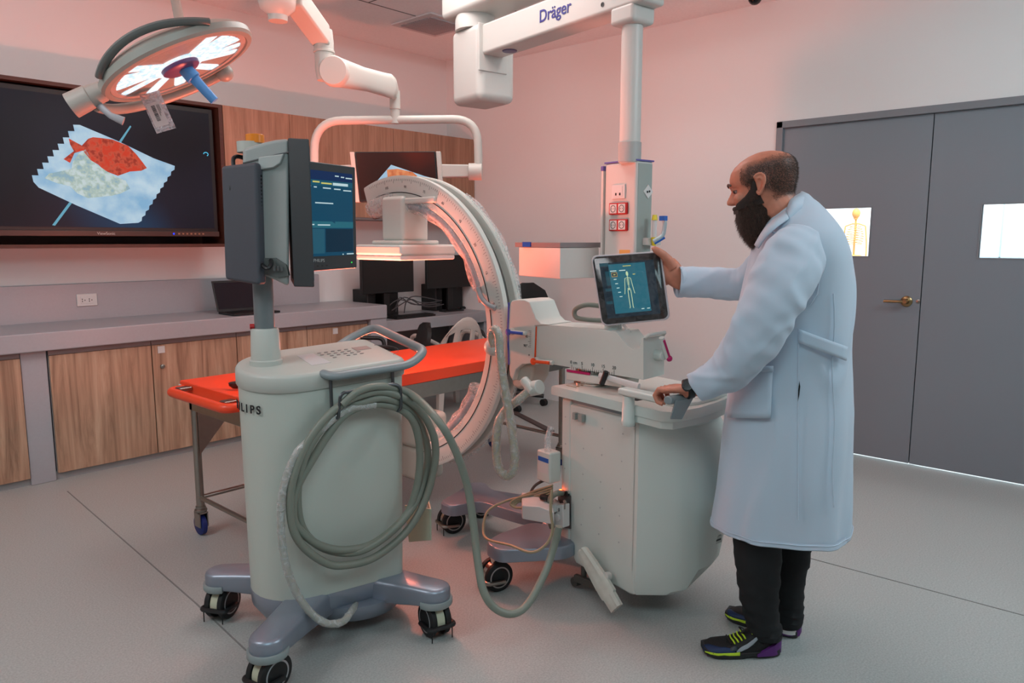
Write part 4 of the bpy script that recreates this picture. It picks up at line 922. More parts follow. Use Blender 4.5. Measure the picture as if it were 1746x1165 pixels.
for k in range(3): p = PD(468+k*6, 458, dn-.002); b.box(p.x-.004, p.x+.004, p.y-.003, p.y+.003, p.z-.008, p.z+.008)
b.build('sockets', M_inkg, rc)
# dark back slab
c0 = [PD(376, 283, dn+.06), PD(436, 276, dn-.03), PD(442, 487, dn-.03), PD(383, 477, dn+.06)]
off2 = (rd*.9+RGT*.42)*.055
b = MB(); b.prism(c0, off2); b.build('rear_cover', M_dark2, am, bev=.012, seg=3)
for x_ in (391, 407):
    b = MB(); p = PD(x_, 320, dn+.0+(0.03 if x_ < 400 else .012)); b.ball(p+FWD*.010, .005, 10, (1, 1, 2.3)); b.build('cover_dimple', M_dark, am)
b = MB(); p0 = PD(425, 245, dn+.10); b.cyl(p0+UP*.0-UP*.03, p0+UP*.005, .040, n=28); b.build('lamp_socket', mat('socket_pale', (.70, .71, .68), .45), am)
b = MB(); p0 = PD(435, 242, dn+.10); b.lathe(p0-UP*.004, UP, [(0, .030), (.026, .030), (.0262, .028), (.028, .027), (.029, .002)], 32); b.build('warning_beacon', mat('amber_lens', (.85, .50, .13), .25, emit=(.8, .4, .1), estr=.12), am)
b = MB(); b.tube(spline([PD(398, 285, dn+.07), PD(398, 271, dn+.08), PD(405, 267, dn+.1), PD(418, 270, dn+.12)], 5), .007, 8); b.build('cable_loop', M_black, am)
# monitor B
Bq = [PD(512, 272.5, 2.80), PD(606, 285, 3.02), PD(609, 457, 3.02), PD(514, 464, 2.80)]
nB = (Bq[1]-Bq[0]).cross(UP).normalized(); nB = nB if nB.dot(CP-Bq[0]) > 0 else -nB
b = MB(); b.prism(Bq, -nB*.055); bm_ = b.build('far_monitor_frame', M_dark, cart, bev=.005)
def BQ(u, v, o_=.001): return mix(mix(Bq[0], Bq[1], u), mix(Bq[3], Bq[2], u), v)+nB*o_
def brect(u0, u1, v0, v1, name, m, par, o_=.001):
    b = MB(); b.prism([BQ(u0, v0, o_), BQ(u1, v0, o_), BQ(u1, v1, o_), BQ(u0, v1, o_)], nB*.0006); return b.build(name, m, par, smooth=False)
scr = brect(.03, .93, .075, .865, 'far_display', glow('ui_teal', (.02, .30, .42), .75), bm_, .0005)
brect(.03, .93, .075, .16, 'title_bar', glow('ui_navy', (.02, .17, .36), .8), scr, .0014)
brect(.03, .93, .16, .21, 'menu_bar', glow('ui_mid', (.06, .36, .46), .75), scr, .0014)
brect(.03, .93, .54, .60, 'mid_bar', glow('ui_light', (.16, .45, .52), .75), scr, .0014)
brect(.06, .40, .61, .84, 'left_pane', glow('ui_left', (.14, .38, .47), .75), scr, .0014)
brect(.42, .92, .61, .83, 'dark_pane', glow('ui_dark', (.01, .18, .27), .75), scr, .0014)
brect(.56, .84, .175, .20, 'search_box', glow('ui_white', (.80, .90, .92), .85), scr, .0022)
gy = glow('ui_yellow', (.85, .82, .45), .85); gw = MATS['ui_white']
brect(.20, .32, .172, .186, 'menu_text', gy, scr, .0022); brect(.35, .54, .180, .194, 'menu_text', gy, scr, .0022)
for u0, u1, v in ((.60, .67, .105), (.71, .77, .11), (.80, .92, .115), (.05, .17, .215), (.22, .27, .222), (.38, .52, .225), (.58, .70, .228), (.75, .90, .235), (.24, .56, .365), (.10, .22, .565), (.28, .50, .568), (.72, .74, .85), (.80, .93, .848)):
    brect(u0, u1, v, v+.011, 'screen_text', gw, scr, .0022)
ut = BQ(.30, .925, .0012); text('PHILIPS', 'logo', BQ(.30, .905, .0012), Bq[1]-Bq[0], UP, .017, mat('logo_pale', (.70, .72, .72), .5), bm_, .0004)
for k in range(5): brect(.10+k*.08, .13+k*.08, .95, .96, 'button', M_ink, bm_, .001)
brect(.885, .9, .935, .945, 'power_led', glow('green_led', (.2, 1., .3), 1.5), bm_, .001)
b = MB(); m0 = mix(A0[0]+off, A1[0]+off, .5)+UP*.25; b.tube([m0, mix(Bq[0], Bq[3], .5)-nB*.03], .03, 10); b.tube([lvl(PL, m0.z), mix(A0[0], A0[1], .5)+off*.5], .03, 10); b.tube([lvl(PL, lz+.42), lvl(PL, m0.z)], .03, 12); b.build('monitor_mount', M_dark, cart)

# --- coiled hose hanging on the hook, and the run to the imaging stand
def ring(cx, cy, rx, ry, off_, rot=0., t0=0, t1=360, st=12):
    out = []
    for t in range(t0, t1+1, st):
        a = R(t); x = rx*math.cos(a); y = ry*math.sin(a); out.append(side(cx+x*math.cos(rot)-y*math.sin(rot), cy+x*math.sin(rot)+y*math.cos(rot), off_))
    return out
hg = thing('coiled_hose', side(620, 700, .05), 'sage green hose coiled on the side hook of the display cart', 'hose')
c1 = [(578, 693), (545, 725), (517, 770), (497, 830), (497, 890), (515, 930), (555, 960), (590, 964), (640, 950), (690, 910), (722, 860), (740, 800), (741, 750), (720, 705), (690, 680), (650, 668), (610, 676)]
c2 = [(585, 690), (550, 728), (522, 775), (508, 830), (512, 890), (535, 925), (575, 942), (620, 938), (670, 905), (708, 858), (727, 805), (728, 760), (712, 715), (685, 690), (650, 679), (612, 688)]
c3 = [(590, 706), (562, 738), (535, 780), (505, 835), (500, 880), (512, 905), (545, 930), (590, 938), (640, 925), (690, 882), (708, 840), (716, 790), (712, 740), (698, 710), (672, 694), (630, 690)]
def off_for(x, base): return base
for k, (c, o_) in enumerate(((c1, .066), (c2, .045), (c3, .052))):
    b = MB(); b.tube(spline([side(x, y, o_+(.018 if k == 1 else 0)*math.sin(i_)) for i_, (x, y) in enumerate(c)], 6, closed=True), .0138, 12, closed=True); b.build('hose_loop', M_hose, hg)
run = [side(583, 690, .075), side(610, 668, .078), side(650, 659, .075), side(700, 672, .07)]
run += [PD(x, y, d) for x, y, d in ((745, 715, 2.42), (775, 765, 2.42), (797, 830, 2.44), (808, 900, 2.42), (815, 960, 2.38), (825, 1010, 2.34), (845, 1038, 2.33), (873, 1047, 2.34), (900, 1030, 2.38), (930, 975, 2.46), (945, 930, 2.50), (953, 898, 2.50))]
b = MB(); b.tube(spline(run, 8), .0135, 12); b.build('hose_run', M_hose, hg)
# wrapped hose on the left going into the base
wl = [side(640, 690, .06), side(590, 700, .058), side(545, 735, .06), side(505, 775, .06), side(484, 830, .06), side(479, 880, .06), side(480, 915, .06), side(488, 965, .065), side(505, 1010, .075), side(530, 1045, .09), side(556, 1063, .10), side(583, 1061, .09), side(597, 1046, .06), side(607, 1032, -.02)]
b = MB(); b.tube(spline(wl, 8), .0120, 12); wr = b.build('wrapped_hose', mat('hose_pale', (.58, .58, .53), .4), hg)
random.seed(4); sp = spline(wl, 8)
b = MB(); b.tube(sp, [.0136+.0008*math.sin(i_*.9)+random.uniform(-.0003, .0006) for i_ in range(len(sp))], 14); b.build('film_sleeve', M_film2, wr)
# ================================================================ MOBILE IMAGING STAND (C-arm)
SO = Vector((2.26, 1.44, 0)); SU = Vector((math.cos(R(80)), math.sin(R(80)), 0)); SV = Vector((SU.y, -SU.x, 0))
def F(a, b_, c=0.): return SO+SU*a+SV*b_+UP*c      # a towards the C, b away from the camera
st = thing('imaging_stand', F(.2, .22), 'white mobile x-ray C-arm stand with film wrapped curved arm over the stretcher', 'x-ray machine')
LZ = .84
def fpl(px, py, b_=0.):      # on the near side plane
    dd = ray(px, py); c = F(0, b_); return CP+dd*((c-CP).dot(SV)/dd.dot(SV))
def ab(p): d = Vector(p)-SO; return d.dot(SU), d.dot(SV)
# main body (front part) and rear cover
b = MB(); b.fbox(F, .03, .405, .012, .46, .15, LZ-.05); b.build('cabinet', M_med, st, bev=.012)
b = MB(); q = [fpl(947, 684, -.0), fpl(1095, 724, -.0), fpl(1076, 1017, 0), fpl(1066, 1014, 0), fpl(963, 964, 0), fpl(962, 930, 0), fpl(940, 925, 0)]
q = [F(.375, 0, .775), F(.004, 0, .775), F(.002, 0, .105), F(.03, 0, .10), F(.33, 0, .115), F(.365, 0, .16), F(.365, 0, .20)]
b.prism(q, SV*.03); pn = b.build('side_panel', M_med, st, bev=.010, seg=3)
b = MB(); b.fbox(F, .365, .425, .0, .45, .19, LZ-.05); b.build('front_edge', M_med, st, bev=.012, seg=3)
for i_, (px, py) in enumerate(((964, 711), (1027, 731), (1062, 740), (964, 757), (995, 765), (1026, 776), (1060, 787), (963, 799), (994, 809), (1024, 822), (1058, 834), (994, 852), (1023, 866), (1056, 880), (991, 895), (1021, 911), (1055, 925))):
    b = MB(); p = fpl(px, py, -.0); b.lathe(p, -SV, [(-.001, .0035), (.0006, .0035), (.0008, .002)], 10); b.build('dimple', mat('dimple', (.70, .72, .71), .4), pn)
b = MB(); p = fpl(977, 709, 0); q = fpl(1003, 712, 0); c = (p+q)/2
ff = lambda a, b_, c_: c+SU*a-SV*b_+UP*c_
b.fbox(ff, -.030, -.008, 0, .022, -.016, .014).fbox(ff, .012, .028, 0, .020, -.014, .014).fbox(ff, -.03, .03, 0, .006, -.014, .013); b.build('door_latch', mat('latch_grey', (.60, .61, .59), .4), pn, bev=.002)
b = MB(); b.fbox(F, .045, .36, .005, .02, LZ-.058, LZ-.034); b.build('recess_strip', mat('recess_dim', (.55, .60, .62), .5), st)
# rear cover: convex plan, tapering under
def rear(z, s_=1., inn=0.):
    pl = [(.0, .0+inn), (-.10*s_, .10), (-.145*s_, .20), (-.155*s_, .28), (-.14*s_, .37), (-.10*s_, .45-inn), (.02, .47-inn), (.02, .0+inn)]
    return [F(a, bb, z) for a, bb in pl]
b = MB(); b.loft([[F(a, bb, z) for a, bb in pl] for z, pl in ((.108, [(-.002, .006), (-.07, .09), (-.08, .12), (-.06, .2), (-.02, .3), (0, .3), (.02, .3), (.02, .006)]),
    (.125, [(-.002, .002), (-.090, .098), (-.115, .16), (-.095, .25), (-.05, .33), (0, .36), (.02, .36), (.02, .002)]),
    (.20, [(-.002, 0), (-.096, .10), (-.142, .20), (-.150, .28), (-.125, .37), (-.05, .43), (.02, .45), (.02, 0)]),
    (.30, [(-.002, 0), (-.098, .10), (-.146, .20), (-.158, .28), (-.145, .37), (-.10, .45), (.02, .46), (.02, 0)]),
    (.60, [(-.002, 0), (-.092, .09), (-.138, .19), (-.150, .28), (-.137, .37), (-.09, .45), (.02, .46), (.02, 0)]),
    (.70, [(-.002, 0), (-.070, .07), (-.120, .17), (-.130, .28), (-.117, .37), (-.08, .45), (.02, .46), (.02, 0)]),
    (.742, [(-.002, 0), (-.052, .045), (-.09, .14), (-.102, .25), (-.095, .36), (-.06, .44), (.02, .46), (.02, 0)]),
    (.79, [(-.002, 0), (-.052, .045), (-.09, .14), (-.102, .25), (-.095, .36), (-.06, .44), (.02, .46), (.02, 0)]))])
b.v = [tuple(Vector(v)+SU*max(0, (Vector(v)-SO).dot(SV)-.12)*.11) if (Vector(v)-SO).dot(SU) < 0 else v for v in b.v]; rc = b.build('rear_cover', M_med, st, ang=28)
b = MB()
c = fpl(1203, 948); nb = None
p0 = F(-.131, .30, .29); n_ = -SU; f = lambda a, b_, c_: p0+SV*a+UP*b_-SU*c_
b.fbox(f, -.04, .035, -.014, .014, -.004, .003); nb = b.build('name_badge', mat('badge_silver', (.68, .69, .67), .35, metal=.3), rc)
b = MB(); b.fbox(f, -.03, -.012, -.007, .007, .003, .004); b.fbox(f, -.008, .028, -.003, .003, .003, .004); b.build('badge_print', M_ink, nb)
# lid plate and control deck
lidp = [(.455, -.03), (-.13, -.03), (-.165, -.0), (-.172, .13), (-.152, .26), (-.12, .38), (-.07, .46), (.455, .47)]
b = MB(); b.loft([[F(a*s1, bb, z) for a, bb in lidp] for z, s1 in ((LZ-.036, .99), (LZ-.032, 1.), (LZ-.006, 1.), (LZ, .985))]); ld = b.build('lid', M_med, st, ang=50)
b = MB(); lp2 = [(-.0, -.026), (-.125, -.026), (-.158, .0), (-.165, .13), (-.145, .26), (-.115, .38), (-.065, .455), (-.0, .455)]
b.loft([[F(a, bb, z) for a, bb in lp2] for z in (LZ-.064, LZ-.034)]); b.build('rear_rim', M_med, st, bev=.004)
b = MB(); dk = [(.06, .06), (-.115, .06), (-.14, .16), (-.125, .28), (-.10, .38), (.06, .42)]
b.loft([[F(a, bb, z) for a, bb in dk] for z in (LZ-.002, LZ+.014)]); dkk = b.build('control_deck', M_med, st, bev=.005)
b = MB()
for i_ in range(5):
    for j in range(4): a_ = .02-.03*i_; bb = .12+.035*j; b.fbox(F, a_-.008, a_+.008, bb-.008, bb+.008, LZ+.013, LZ+.016)
b.build('keys', mat('key_pale', (.84, .84, .82), .4), dkk)
b = MB()
for k in range(12): t = k/11; p = F(-.165+.09*t*t, .06+.36*t, LZ-.028); b.ball(p, .004, 6)
b.build('deck_studs', M_ink, dkk)
b = MB(); b.fbox(F, .04, .09, .03, .07, LZ-.0005, LZ+.001); b.build('mark_plate', M_ink, ld)
b = MB(); b.fbox(F, .36, .42, .02, .024, LZ-.0005, LZ+.0008).fbox(F, .37, .385, .04, .052, LZ-.0005, LZ+.0008); b.build('mark_print', mat('print_brown', (.6, .45, .25), .6), ld)
# side handle: post and flat bar
pp = fpl(1071, 720, -.045); pa, pb_ = ab(pp); PT = F(pa, -.045)
b = MB(); b.lathe(lvl(PT, LZ-.075), UP, [(0, .022), (.004, .0245), (.022, .0245), (.024, .023), (.062, .0235), (.064, .022), (.110, .0215)], 24); po = b.build('handle_post', M_med, st)
h0 = fpl(1056, 666, -.045); h1 = fpl(1124, 679, -.045)
b = MB(); z0, z1 = LZ+.036, LZ+.062; a0_, _ = ab(h0); a1_, _ = ab(h1)
b.fbox(F, pa-.155, pa+.035, -.07, -.02, z0, z1); b.build('handle_bar', M_med, po, bev=.009, seg=3)
# grey steering handle that the hand rests on
g0 = PD(1150, 681, 2.36); hc = g0
b = MB(); s1 = PD(1141, 683, 2.34); s2 = PD(1180, 676, 2.40); s3 = PD(1158, 712, 2.36); up_ = UP*.028
b.tube(fillet([PD(1138, 683, 2.35), PD(1172, 678, 2.42)], .02), .0145, 12, flat=1.2); b.prism([PD(1152, 684, 2.34), PD(1184, 677, 2.42), PD(1163, 716, 2.42), PD(1143, 716, 2.36)], FWD*.015); b.build('steering_handle', M_handle, st, bev=.005)
b = MB(); p = F(-.02, .42, LZ); b.lathe(p, UP, [(0, .045), (.065, .045), (.085, .035), (.095, .01)], 24); b.build('emergency_housing', M_med, st)
# legs
def slab(pts, z0, z1, name, par, m=M_silver, bv=.012):
    n = len(pts); cx = sum(p[0] for p in pts)/n; cy = sum(p[1] for p in pts)/n
    b = MB(); b.loft([[lvl(p, z0) for p in pts], [lvl(p, z1-.012) for p in pts], [lvl((p[0]+(cx-p[0])*.03, p[1]+(cy-p[1])*.03), z1-.003) for p in pts], [lvl((p[0]+(cx-p[0])*.09, p[1]+(cy-p[1])*.09), z1) for p in pts]]); return b.build(name, m, par, bev=.003, ang=50)
def rnd(pts, r): return [p for p in fillet([*pts, pts[0], pts[1]], r, 6)][1:-1]
L1 = [PZ(826, 925, .2), PZ(848, 912, .2), PZ(905, 891, .2), PZ(945, 895, .2), PZ(985, 925, .2), PZ(965, 935, .2), PZ(850, 941, .2)]
l1 = slab(rnd(L1, .04), .15, .205, 'front_leg', st)
L2 = [PZ(748, 856, .2), PZ(775, 841, .2), PZ(803, 822, .2), PZ(826, 823, .2), PZ(838, 836, .2), PZ(895, 845, .2), PZ(945, 853, .2), PZ(965, 890, .2), PZ(885, 876, .2), PZ(818, 856, .2), PZ(770, 865, .2)]
l2 = slab(rnd(L2, .04), .15, .205, 'front_leg', st)
b = MB(); b.fbox(F, .1, .62, .06, .36, .15, .19); b.build('chassis', M_silver, st, bev=.01)
caster(PZ(845, 1003, .0), RGT*.9+FWD*.5, l1, r=.062, yoke=M_chrome, brake=M_steel, hubm=mat('hub_pale', (.66, .63, .62), .4))
caster(PZ(770, 906, .0), RGT*.9+FWD*.5, l2, r=.062, yoke=M_chrome, brake=M_steel, hubm=MATS['hub_pale'])
caster(PZ(812, 880, .0)+RGT*.02, RGT*.9+FWD*.3, l2, r=.062, yoke=M_chrome, brake=M_steel, hubm=MATS['hub_pale'])
b = MB(); b.cyl(F(.13, .30, .055), F(.17, .30, .055), .055, n=24); b.cyl(F(.15, .30, .06), F(.15, .30, .16), .02); b.build('rear_wheel', M_black2, st)
# brake lever and foot pedal
b = MB(); bar(b, F(.33, .0, .055), F(.20, .02, .055), .02, .03, .03); b.cyl(F(.34, -.0, .03), F(.34, .04, .03), .02, n=16); b.cyl(F(.30, .02, .05), F(.30, .02, .14), .012); b.build('brake_linkage', mat('link_metal', (.40, .38, .36), .4, metal=.6), st, bev=.003)
P0, P1 = PD(992, 937, dep(F(.25, -.05))), PD(1052, 1038, dep(F(.06, -.08))); P1.z = max(P1.z, .012); b = MB()
pd = (P1-P0); ln_ = pd.length; pd.normalize(); sd = Vector((pd.y, -pd.x, 0)).normalized(); sd = (SU*.9+UP*.5); sd = (sd-pd*sd.dot(pd)).normalized(); nn = pd.cross(sd)
if nn.dot(FWD) > 0: nn = -nn
rows = []
for t, wv in ((0, .018), (.03, .024), (.25, .030), (.6, .036), (.78, .036), (.80, .030), (1, .028)):
    rows.append([P0+pd*ln_*t+sd*x*wv+nn*(.008 if abs(x) > .95 else .012+(.003 if i_ % 2 else 0)) for i_, x in enumerate((-1, -.6, -.2, .2, .6, 1))]+[P0+pd*ln_*t+sd*x*wv-nn*.008 for x in (1, -1)])
b.loft(rows); b.build('foot_lever', mat('worn_white', (.80, .80, .76), .5, noise=.05, nscale=40), st)
b = MB(); m0 = P0+pd*ln_*.55-sd*.03; b.cyl(m0-nn*.02, m0+nn*.004, .017, n=20); b.build('lever_pivot', mat('pivot_pale', (.78, .78, .76), .4), st)
# connector recess on the panel
b = MB(); q = [fpl(x, y, -.001) for x, y in ((952, 836), (958, 835), (966, 838), (974, 846), (974, 902), (952, 898))]; b.prism(q, -SV*.003); cr = b.build('connector_recess', mat('recess_metal', (.42, .42, .42), .35, metal=.5), st)
b = MB(); c = fpl(970, 842, -.005); b.lathe(fpl(958, 841, -.004), -SV, [(0, .014), (.018, .014), (.02, .011), (.022, .011)], 20); b.build('cable_socket', M_chrome, cr)
b = MB(); b.lathe(fpl(969, 840, -.004), -SV, [(0, .008), (.008, .008)], 12); b.build('ring_socket', M_chrome, cr)
b = MB(); c = fpl(967, 841, -.004); b.lathe(fpl(968, 842, -.004)-UP*.0, -SV, [(0, .011), (.012, .011), (.013, .008)], 18); b.build('black_connector', M_black, cr)
b = MB(); b.ball(fpl(956, 838, -.012), .0085, 12); b.build('indicator_lamp', glow('lamp_orange', (1., .35, .12), 14), cr)
l_ = bpy.data.lights.new('indicator_glow', 'POINT'); l_.energy = .12; l_.color = (1, .3, .12); l_.shadow_soft_size = .012; lo = bpy.data.objects.new('indicator_glow', l_); COL.objects.link(lo); lo.location = fpl(955, 840, -.045)
b = MB(); q = [fpl(x, y, -.02) for x, y in ((945, 858), (972, 858), (972, 897), (945, 894))]; b.prism(q, -SV*.038); pg = b.build('power_plug', M_white, cr, bev=.005, seg=3)
b = MB(); b.lathe(fpl(951, 882, -.058), -SV, [(0, .016), (.008, .015), (.009, .010)], 20); b.build('plug_knob', M_white, pg)
b = MB(); b.lathe(fpl(952, 897, -.04), -UP, [(-.01, .015), (.02, .014), (.03, .011), (.07, .010)], 16); b.build('strain_relief', mat('relief_grey', (.68, .70, .68), .35), pg)
text('0', 'plug_mark', fpl(953, 870, -.0595), -SU, UP, .02, M_inkg, pg)
for q in (-1, 1): pass
b = MB(); k0 = fpl(963, 862, -.062); b.cyl(k0+UP*.012, k0-UP*.016, .003, n=8); b.lathe(k0+UP*.014, -SV, [(-.002, .008), (.002, .008)], 12); b.build('key', M_steel, cr)
b = MB(); b.tube(spline([fpl(958, 841, -.024), PD(948, 842, dep(F(.33, -.05))), PD(938, 852, dep(F(.36, -.04))), PD(938, 880, dep(F(.37, -.03))), PD(941, 900, dep(F(.37, -.02)))], 6), .012, 12); b.build('signal_cable', M_hose, st)
# beige coiled cable over the legs
dl = dep(F(.45, .0)); b = MB()
bc = [(941, 835), (939, 870), (942, 905), (930, 930), (905, 942), (870, 930), (832, 920), (824, 903), (832, 872), (862, 855), (900, 845), (938, 832)]
cc_ = [PD(x, y, d) for (x, y), d in zip(bc, (2.70, 2.68, 2.67, 2.66, 2.67, 2.76, 2.86, 2.92, 2.98, 3.02, 2.98, 2.95))]
b.tube(spline(cc_, 8), .0055, 8); b.build('beige_cable', M_hose2, st)
b = MB()
for k in range(4):
    pts = [PD(942, 828+4*k, 2.9), PD(905, 840+5*k, 2.98), PD(872+4*k, 856, 3.0), PD(880, 866, 2.98), PD(915, 866-k, 2.93), PD(942, 862-k, 2.9)]
    b.tube(spline(pts, 7), .0048, 8)
b.build('cable_coil', M_hose2, st)
b = MB(); b.tube(spline([PD(902, 858, 2.98), PD(905, 840, 3.0), PD(915, 826, 3.0), PD(940, 814, 2.98)], 7), .006, 8); b.build('dark_cable', mat('cable_brown', (.33, .31, .30), .4), st)
# foot switch lying on the leg
b = MB(); q = [PD(890, 862, 2.90), PD(918, 864, 2.84), PD(945, 874, 2.80), PD(945, 896, 2.80), PD(890, 886, 2.90)]; b.prism(q, FWD*.16); fs_ = b.build('foot_switch_tray', M_white, st, bev=.006)
b = MB(); c = PD(925, 853, 2.95); b.lathe(c-UP*.03, UP, [(0, .075), (.02, .07), (.035, .05), (.038, .01)], 28); b.build('foot_switch', M_white, st)
b = MB(); c = PD(930, 846, 2.92); b.lathe(c-UP*.01, UP, [(0, .024), (.012, .022), (.016, .01)], 18); b.build('switch_button', M_ink, st)
b = MB(); q = PD(936, 792, 2.95); f = lambda a, b_, c_: q+SU*a-SV*b_+UP*c_
b.fbox(f, -.03, .055, -.04, .02, -.075, .055); bx_ = b.build('cable_box', M_med, st, bev=.008)
b = MB(); b.fbox(f, -.02, .045, .020, .0212, .012, .030); b.build('blue_label', M_blue, bx_)
b = MB(); b.fbox(f, -.02, .045, .020, .0210, -.035, .010); b.build('paper_label', M_white, bx_)
b = MB(); b.tube([PD(934, 775, 2.95), PD(934, 748, 2.96), PD(940, 728, 2.98)], .014, 12); b.build('wrapped_cable', M_film2, st)

# ---- turntable, arm
CX, CW = 2.38, .15; CYc, CZc, CR_ = 2.949, 1.006, .736
tc_ = F(.40, .135)
b = MB(); b.lathe(lvl((2.462, 1.80), LZ-.003), UP, [(0, .075), (.012, .075), (.014, .068), (.06, .066), (.085, .066)], 36); b.build('turntable', M_chrome, st)
def AX(px, py, x=CX): return PX(px, py, x)
def apoly(pts, name, m, par, x=CX, w_=CW, bv=.010, **k):
    b = MB(); b.prism([AX(px, py, x) for px, py in pts], (w_, 0, 0)); return b.build(name, m, par, bev=bv, seg=3, **k)
sl = apoly([(966, 634), (1062, 648), (1060, 661), (966, 648)], 'slide_base', M_med, st, x=CX+.01, w_=.12, bv=.004)
apoly([(966, 630), (1005, 636), (1005, 640), (966, 634)], 'magenta_mark', M_magenta, sl, x=CX+.007, w_=.004, bv=0)
arm = apoly([(903, 552), (960, 556), (1030, 563), (1052, 567), (1060, 578), (1070, 590), (1080, 596), (1090, 594), (1093, 585), (1094, 577), (1104, 576), (1131, 577), (1099, 649), (905, 616)][:11]+[(1097, 577), (1097, 648), (905, 615)], 'horizontal_arm', M_med, st, bv=.008)
b = MB(); e0 = AX(1097, 578); e1 = AX(1097, 648)
yb = e0.y; b.tube(fillet([(CX+.012, yb, e0.z+.004), (CX+.014, yb-.012, e0.z+.014), (CX+CW-.014, yb-.012, e0.z+.014), (CX+CW-.012, yb, e0.z+.0)], .01), .007, 8); b.build('end_rim', M_med, arm)
kp = PX(1112, 608, CX+CW*.55); kp = Vector((CX+.09, yb, e1.z+.085)); b = MB(); b.lathe(kp, (0, -1, 0), [(0, .022), (.035, .020), (.038, .014)], 20); kn_ = b.build('end_knob', M_med, arm)
b = MB(); k1 = kp+Vector((.012, -.045, -.01)); k0 = kp+Vector((-.035, -.045, .075)); b.tube([k0, k1], .011, 8); b.build('lock_lever', M_med, kn_)
b = MB(); b.tube([k0+Vector((0, -.011, -.01)), k1+Vector((0, -.011, 0))], .0045, 8); b.ball(k1+Vector((0, -.008, 0)), .0125, 10); b.build('magenta_stripe', M_magenta, kn_)
b = MB(); b.tube([AX(1022, 640, CX-.03), AX(1090, 660, CX-.05)], [.012, .015], 10, flat=.6); sv = b.build('slide_lever', M_white, st, bev=.002)
b = MB(); b.tube([AX(1034, 634, CX-.045), AX(1026, 655, CX-.045)], .011, 10); b.build('lever_mark', M_ink, sv)
# scale and marks on the arm side
b = MB()
p0_ = AX(975, 630); p1_ = AX(1047, 640)
for k in range(21):
    t = k/20; p = mix(p0_, p1_, t); h = .020 if k % 5 == 0 else .011; p.x = CX
    b.box(CX-.0008, CX+.0005, p.y-.0008, p.y+.0008, p.z, p.z+h)
b.build('scale_ticks', M_ink, arm)
for k, s_ in enumerate(('0 cm', '5', '10', '15', '20')):
    p = mix(p0_, p1_, k/4); text(s_, 'scale_number', (CX-.0008, p.y-(.010 if k == 0 else 0), p.z+.029), (0, -1, 0), UP, .018, M_ink, arm, .0004)
apoly([(911, 557), (915, 557), (913, 618), (909, 617)], 'orange_ring', M_orangem, arm, x=CX-.0025, w_=.004, bv=0)
b = MB(); q = [AX(911, 557), AX(914, 557)]; z = q[0].z+.0; b.box(CX, CX+CW*.5, q[1].y, q[0].y, AX(912, 553).z-.001, AX(912, 553).z+.0012); b.build('orange_ring_top', M_orangem, arm)
def lever(px0, py0, px1, py1, m, name, par, x):
    p = AX(px0, py0, x-.02); q = AX(px1, py1, x-.02)
    b = MB(); b.tube([p, q], .0095, 8); b.cyl(p, p+Vector((.02, 0, 0)), .016, n=16); l_ = b.build(name, M_med, par, bev=.002)
    b = MB(); b.tube([p+Vector((-.0095, 0, 0)), mix(p, q, .88)+Vector((-.0095, 0, 0))], .0068, 8); b.lathe(p+Vector((-.008, 0, 0)), (-1, 0, 0), [(0, .0145), (.005, .0145), (.006, .010)], 18); b.build('lever_stripe', m, l_)
lever(912, 616, 943, 619, M_orangem, 'lock_lever', arm, CX)
blk = apoly([(869, 640), (866, 600), (866, 560), (868, 522), (872, 513), (880, 511), (894, 511), (903, 515), (908, 528), (914, 543), (922, 551), (935, 554), (912, 556), (909, 620), (890, 622), (880, 630), (874, 650)], 'carriage', M_med, st, x=CX-.008, w_=CW+.016, bv=.014)
lever(869, 566, 897, 569, M_bluem, 'lock_lever', blk, CX-.008)
apoly([(866, 516), (868.5, 516), (867, 560), (868.5, 622), (866, 622), (864.5, 560)], 'blue_ring', M_bluem, blk, x=CX-.0098, w_=.003, bv=0)
b = MB()
p0_ = AX(906, 565, CX-.009); p1_ = AX(905, 592, CX-.009)
for k in range(10): p = mix(p0_, p1_, k/9); h = .016 if k % 3 == 0 else .009; b.box(CX-.0090, CX-.0078, p.y, p.y+h, p.z-.0006, p.z+.0006)
b.build('angle_ticks', M_ink, blk)
text('90°', 'scale_number', AX(896, 590, CX-.0092), (0, -1, 0), UP, .017, M_ink, blk, .0004); text('45', 'scale_number', AX(898, 574, CX-.0092), (0, -1, 0), UP, .015, M_ink, blk, .0004); text('+', 'plus_mark', AX(902, 606, CX-.0092), (0, -1, 0), UP, .018, M_ink, blk, .0004)
b = MB(); q = [(p[0], p[1]) for p in ((872, 618), (911, 619), (908, 645), (900, 660), (885, 665), (872, 660))]
b.prism([AX(x, y, CX+.02) for x, y in q], (CW-.03, 0, 0)); b.build('motor_housing', M_med2, st, bev=.018, seg=3)
b = MB(); n0 = PD(893, 648, 2.98); n1 = PD(910, 668, 2.93); b.tube([n0, n1], .020, 14); b.cyl(PD(902, 664, 2.97), PD(921, 660, 2.93), .030, n=20); b.build('cable_joint', M_med, st, bev=.004)
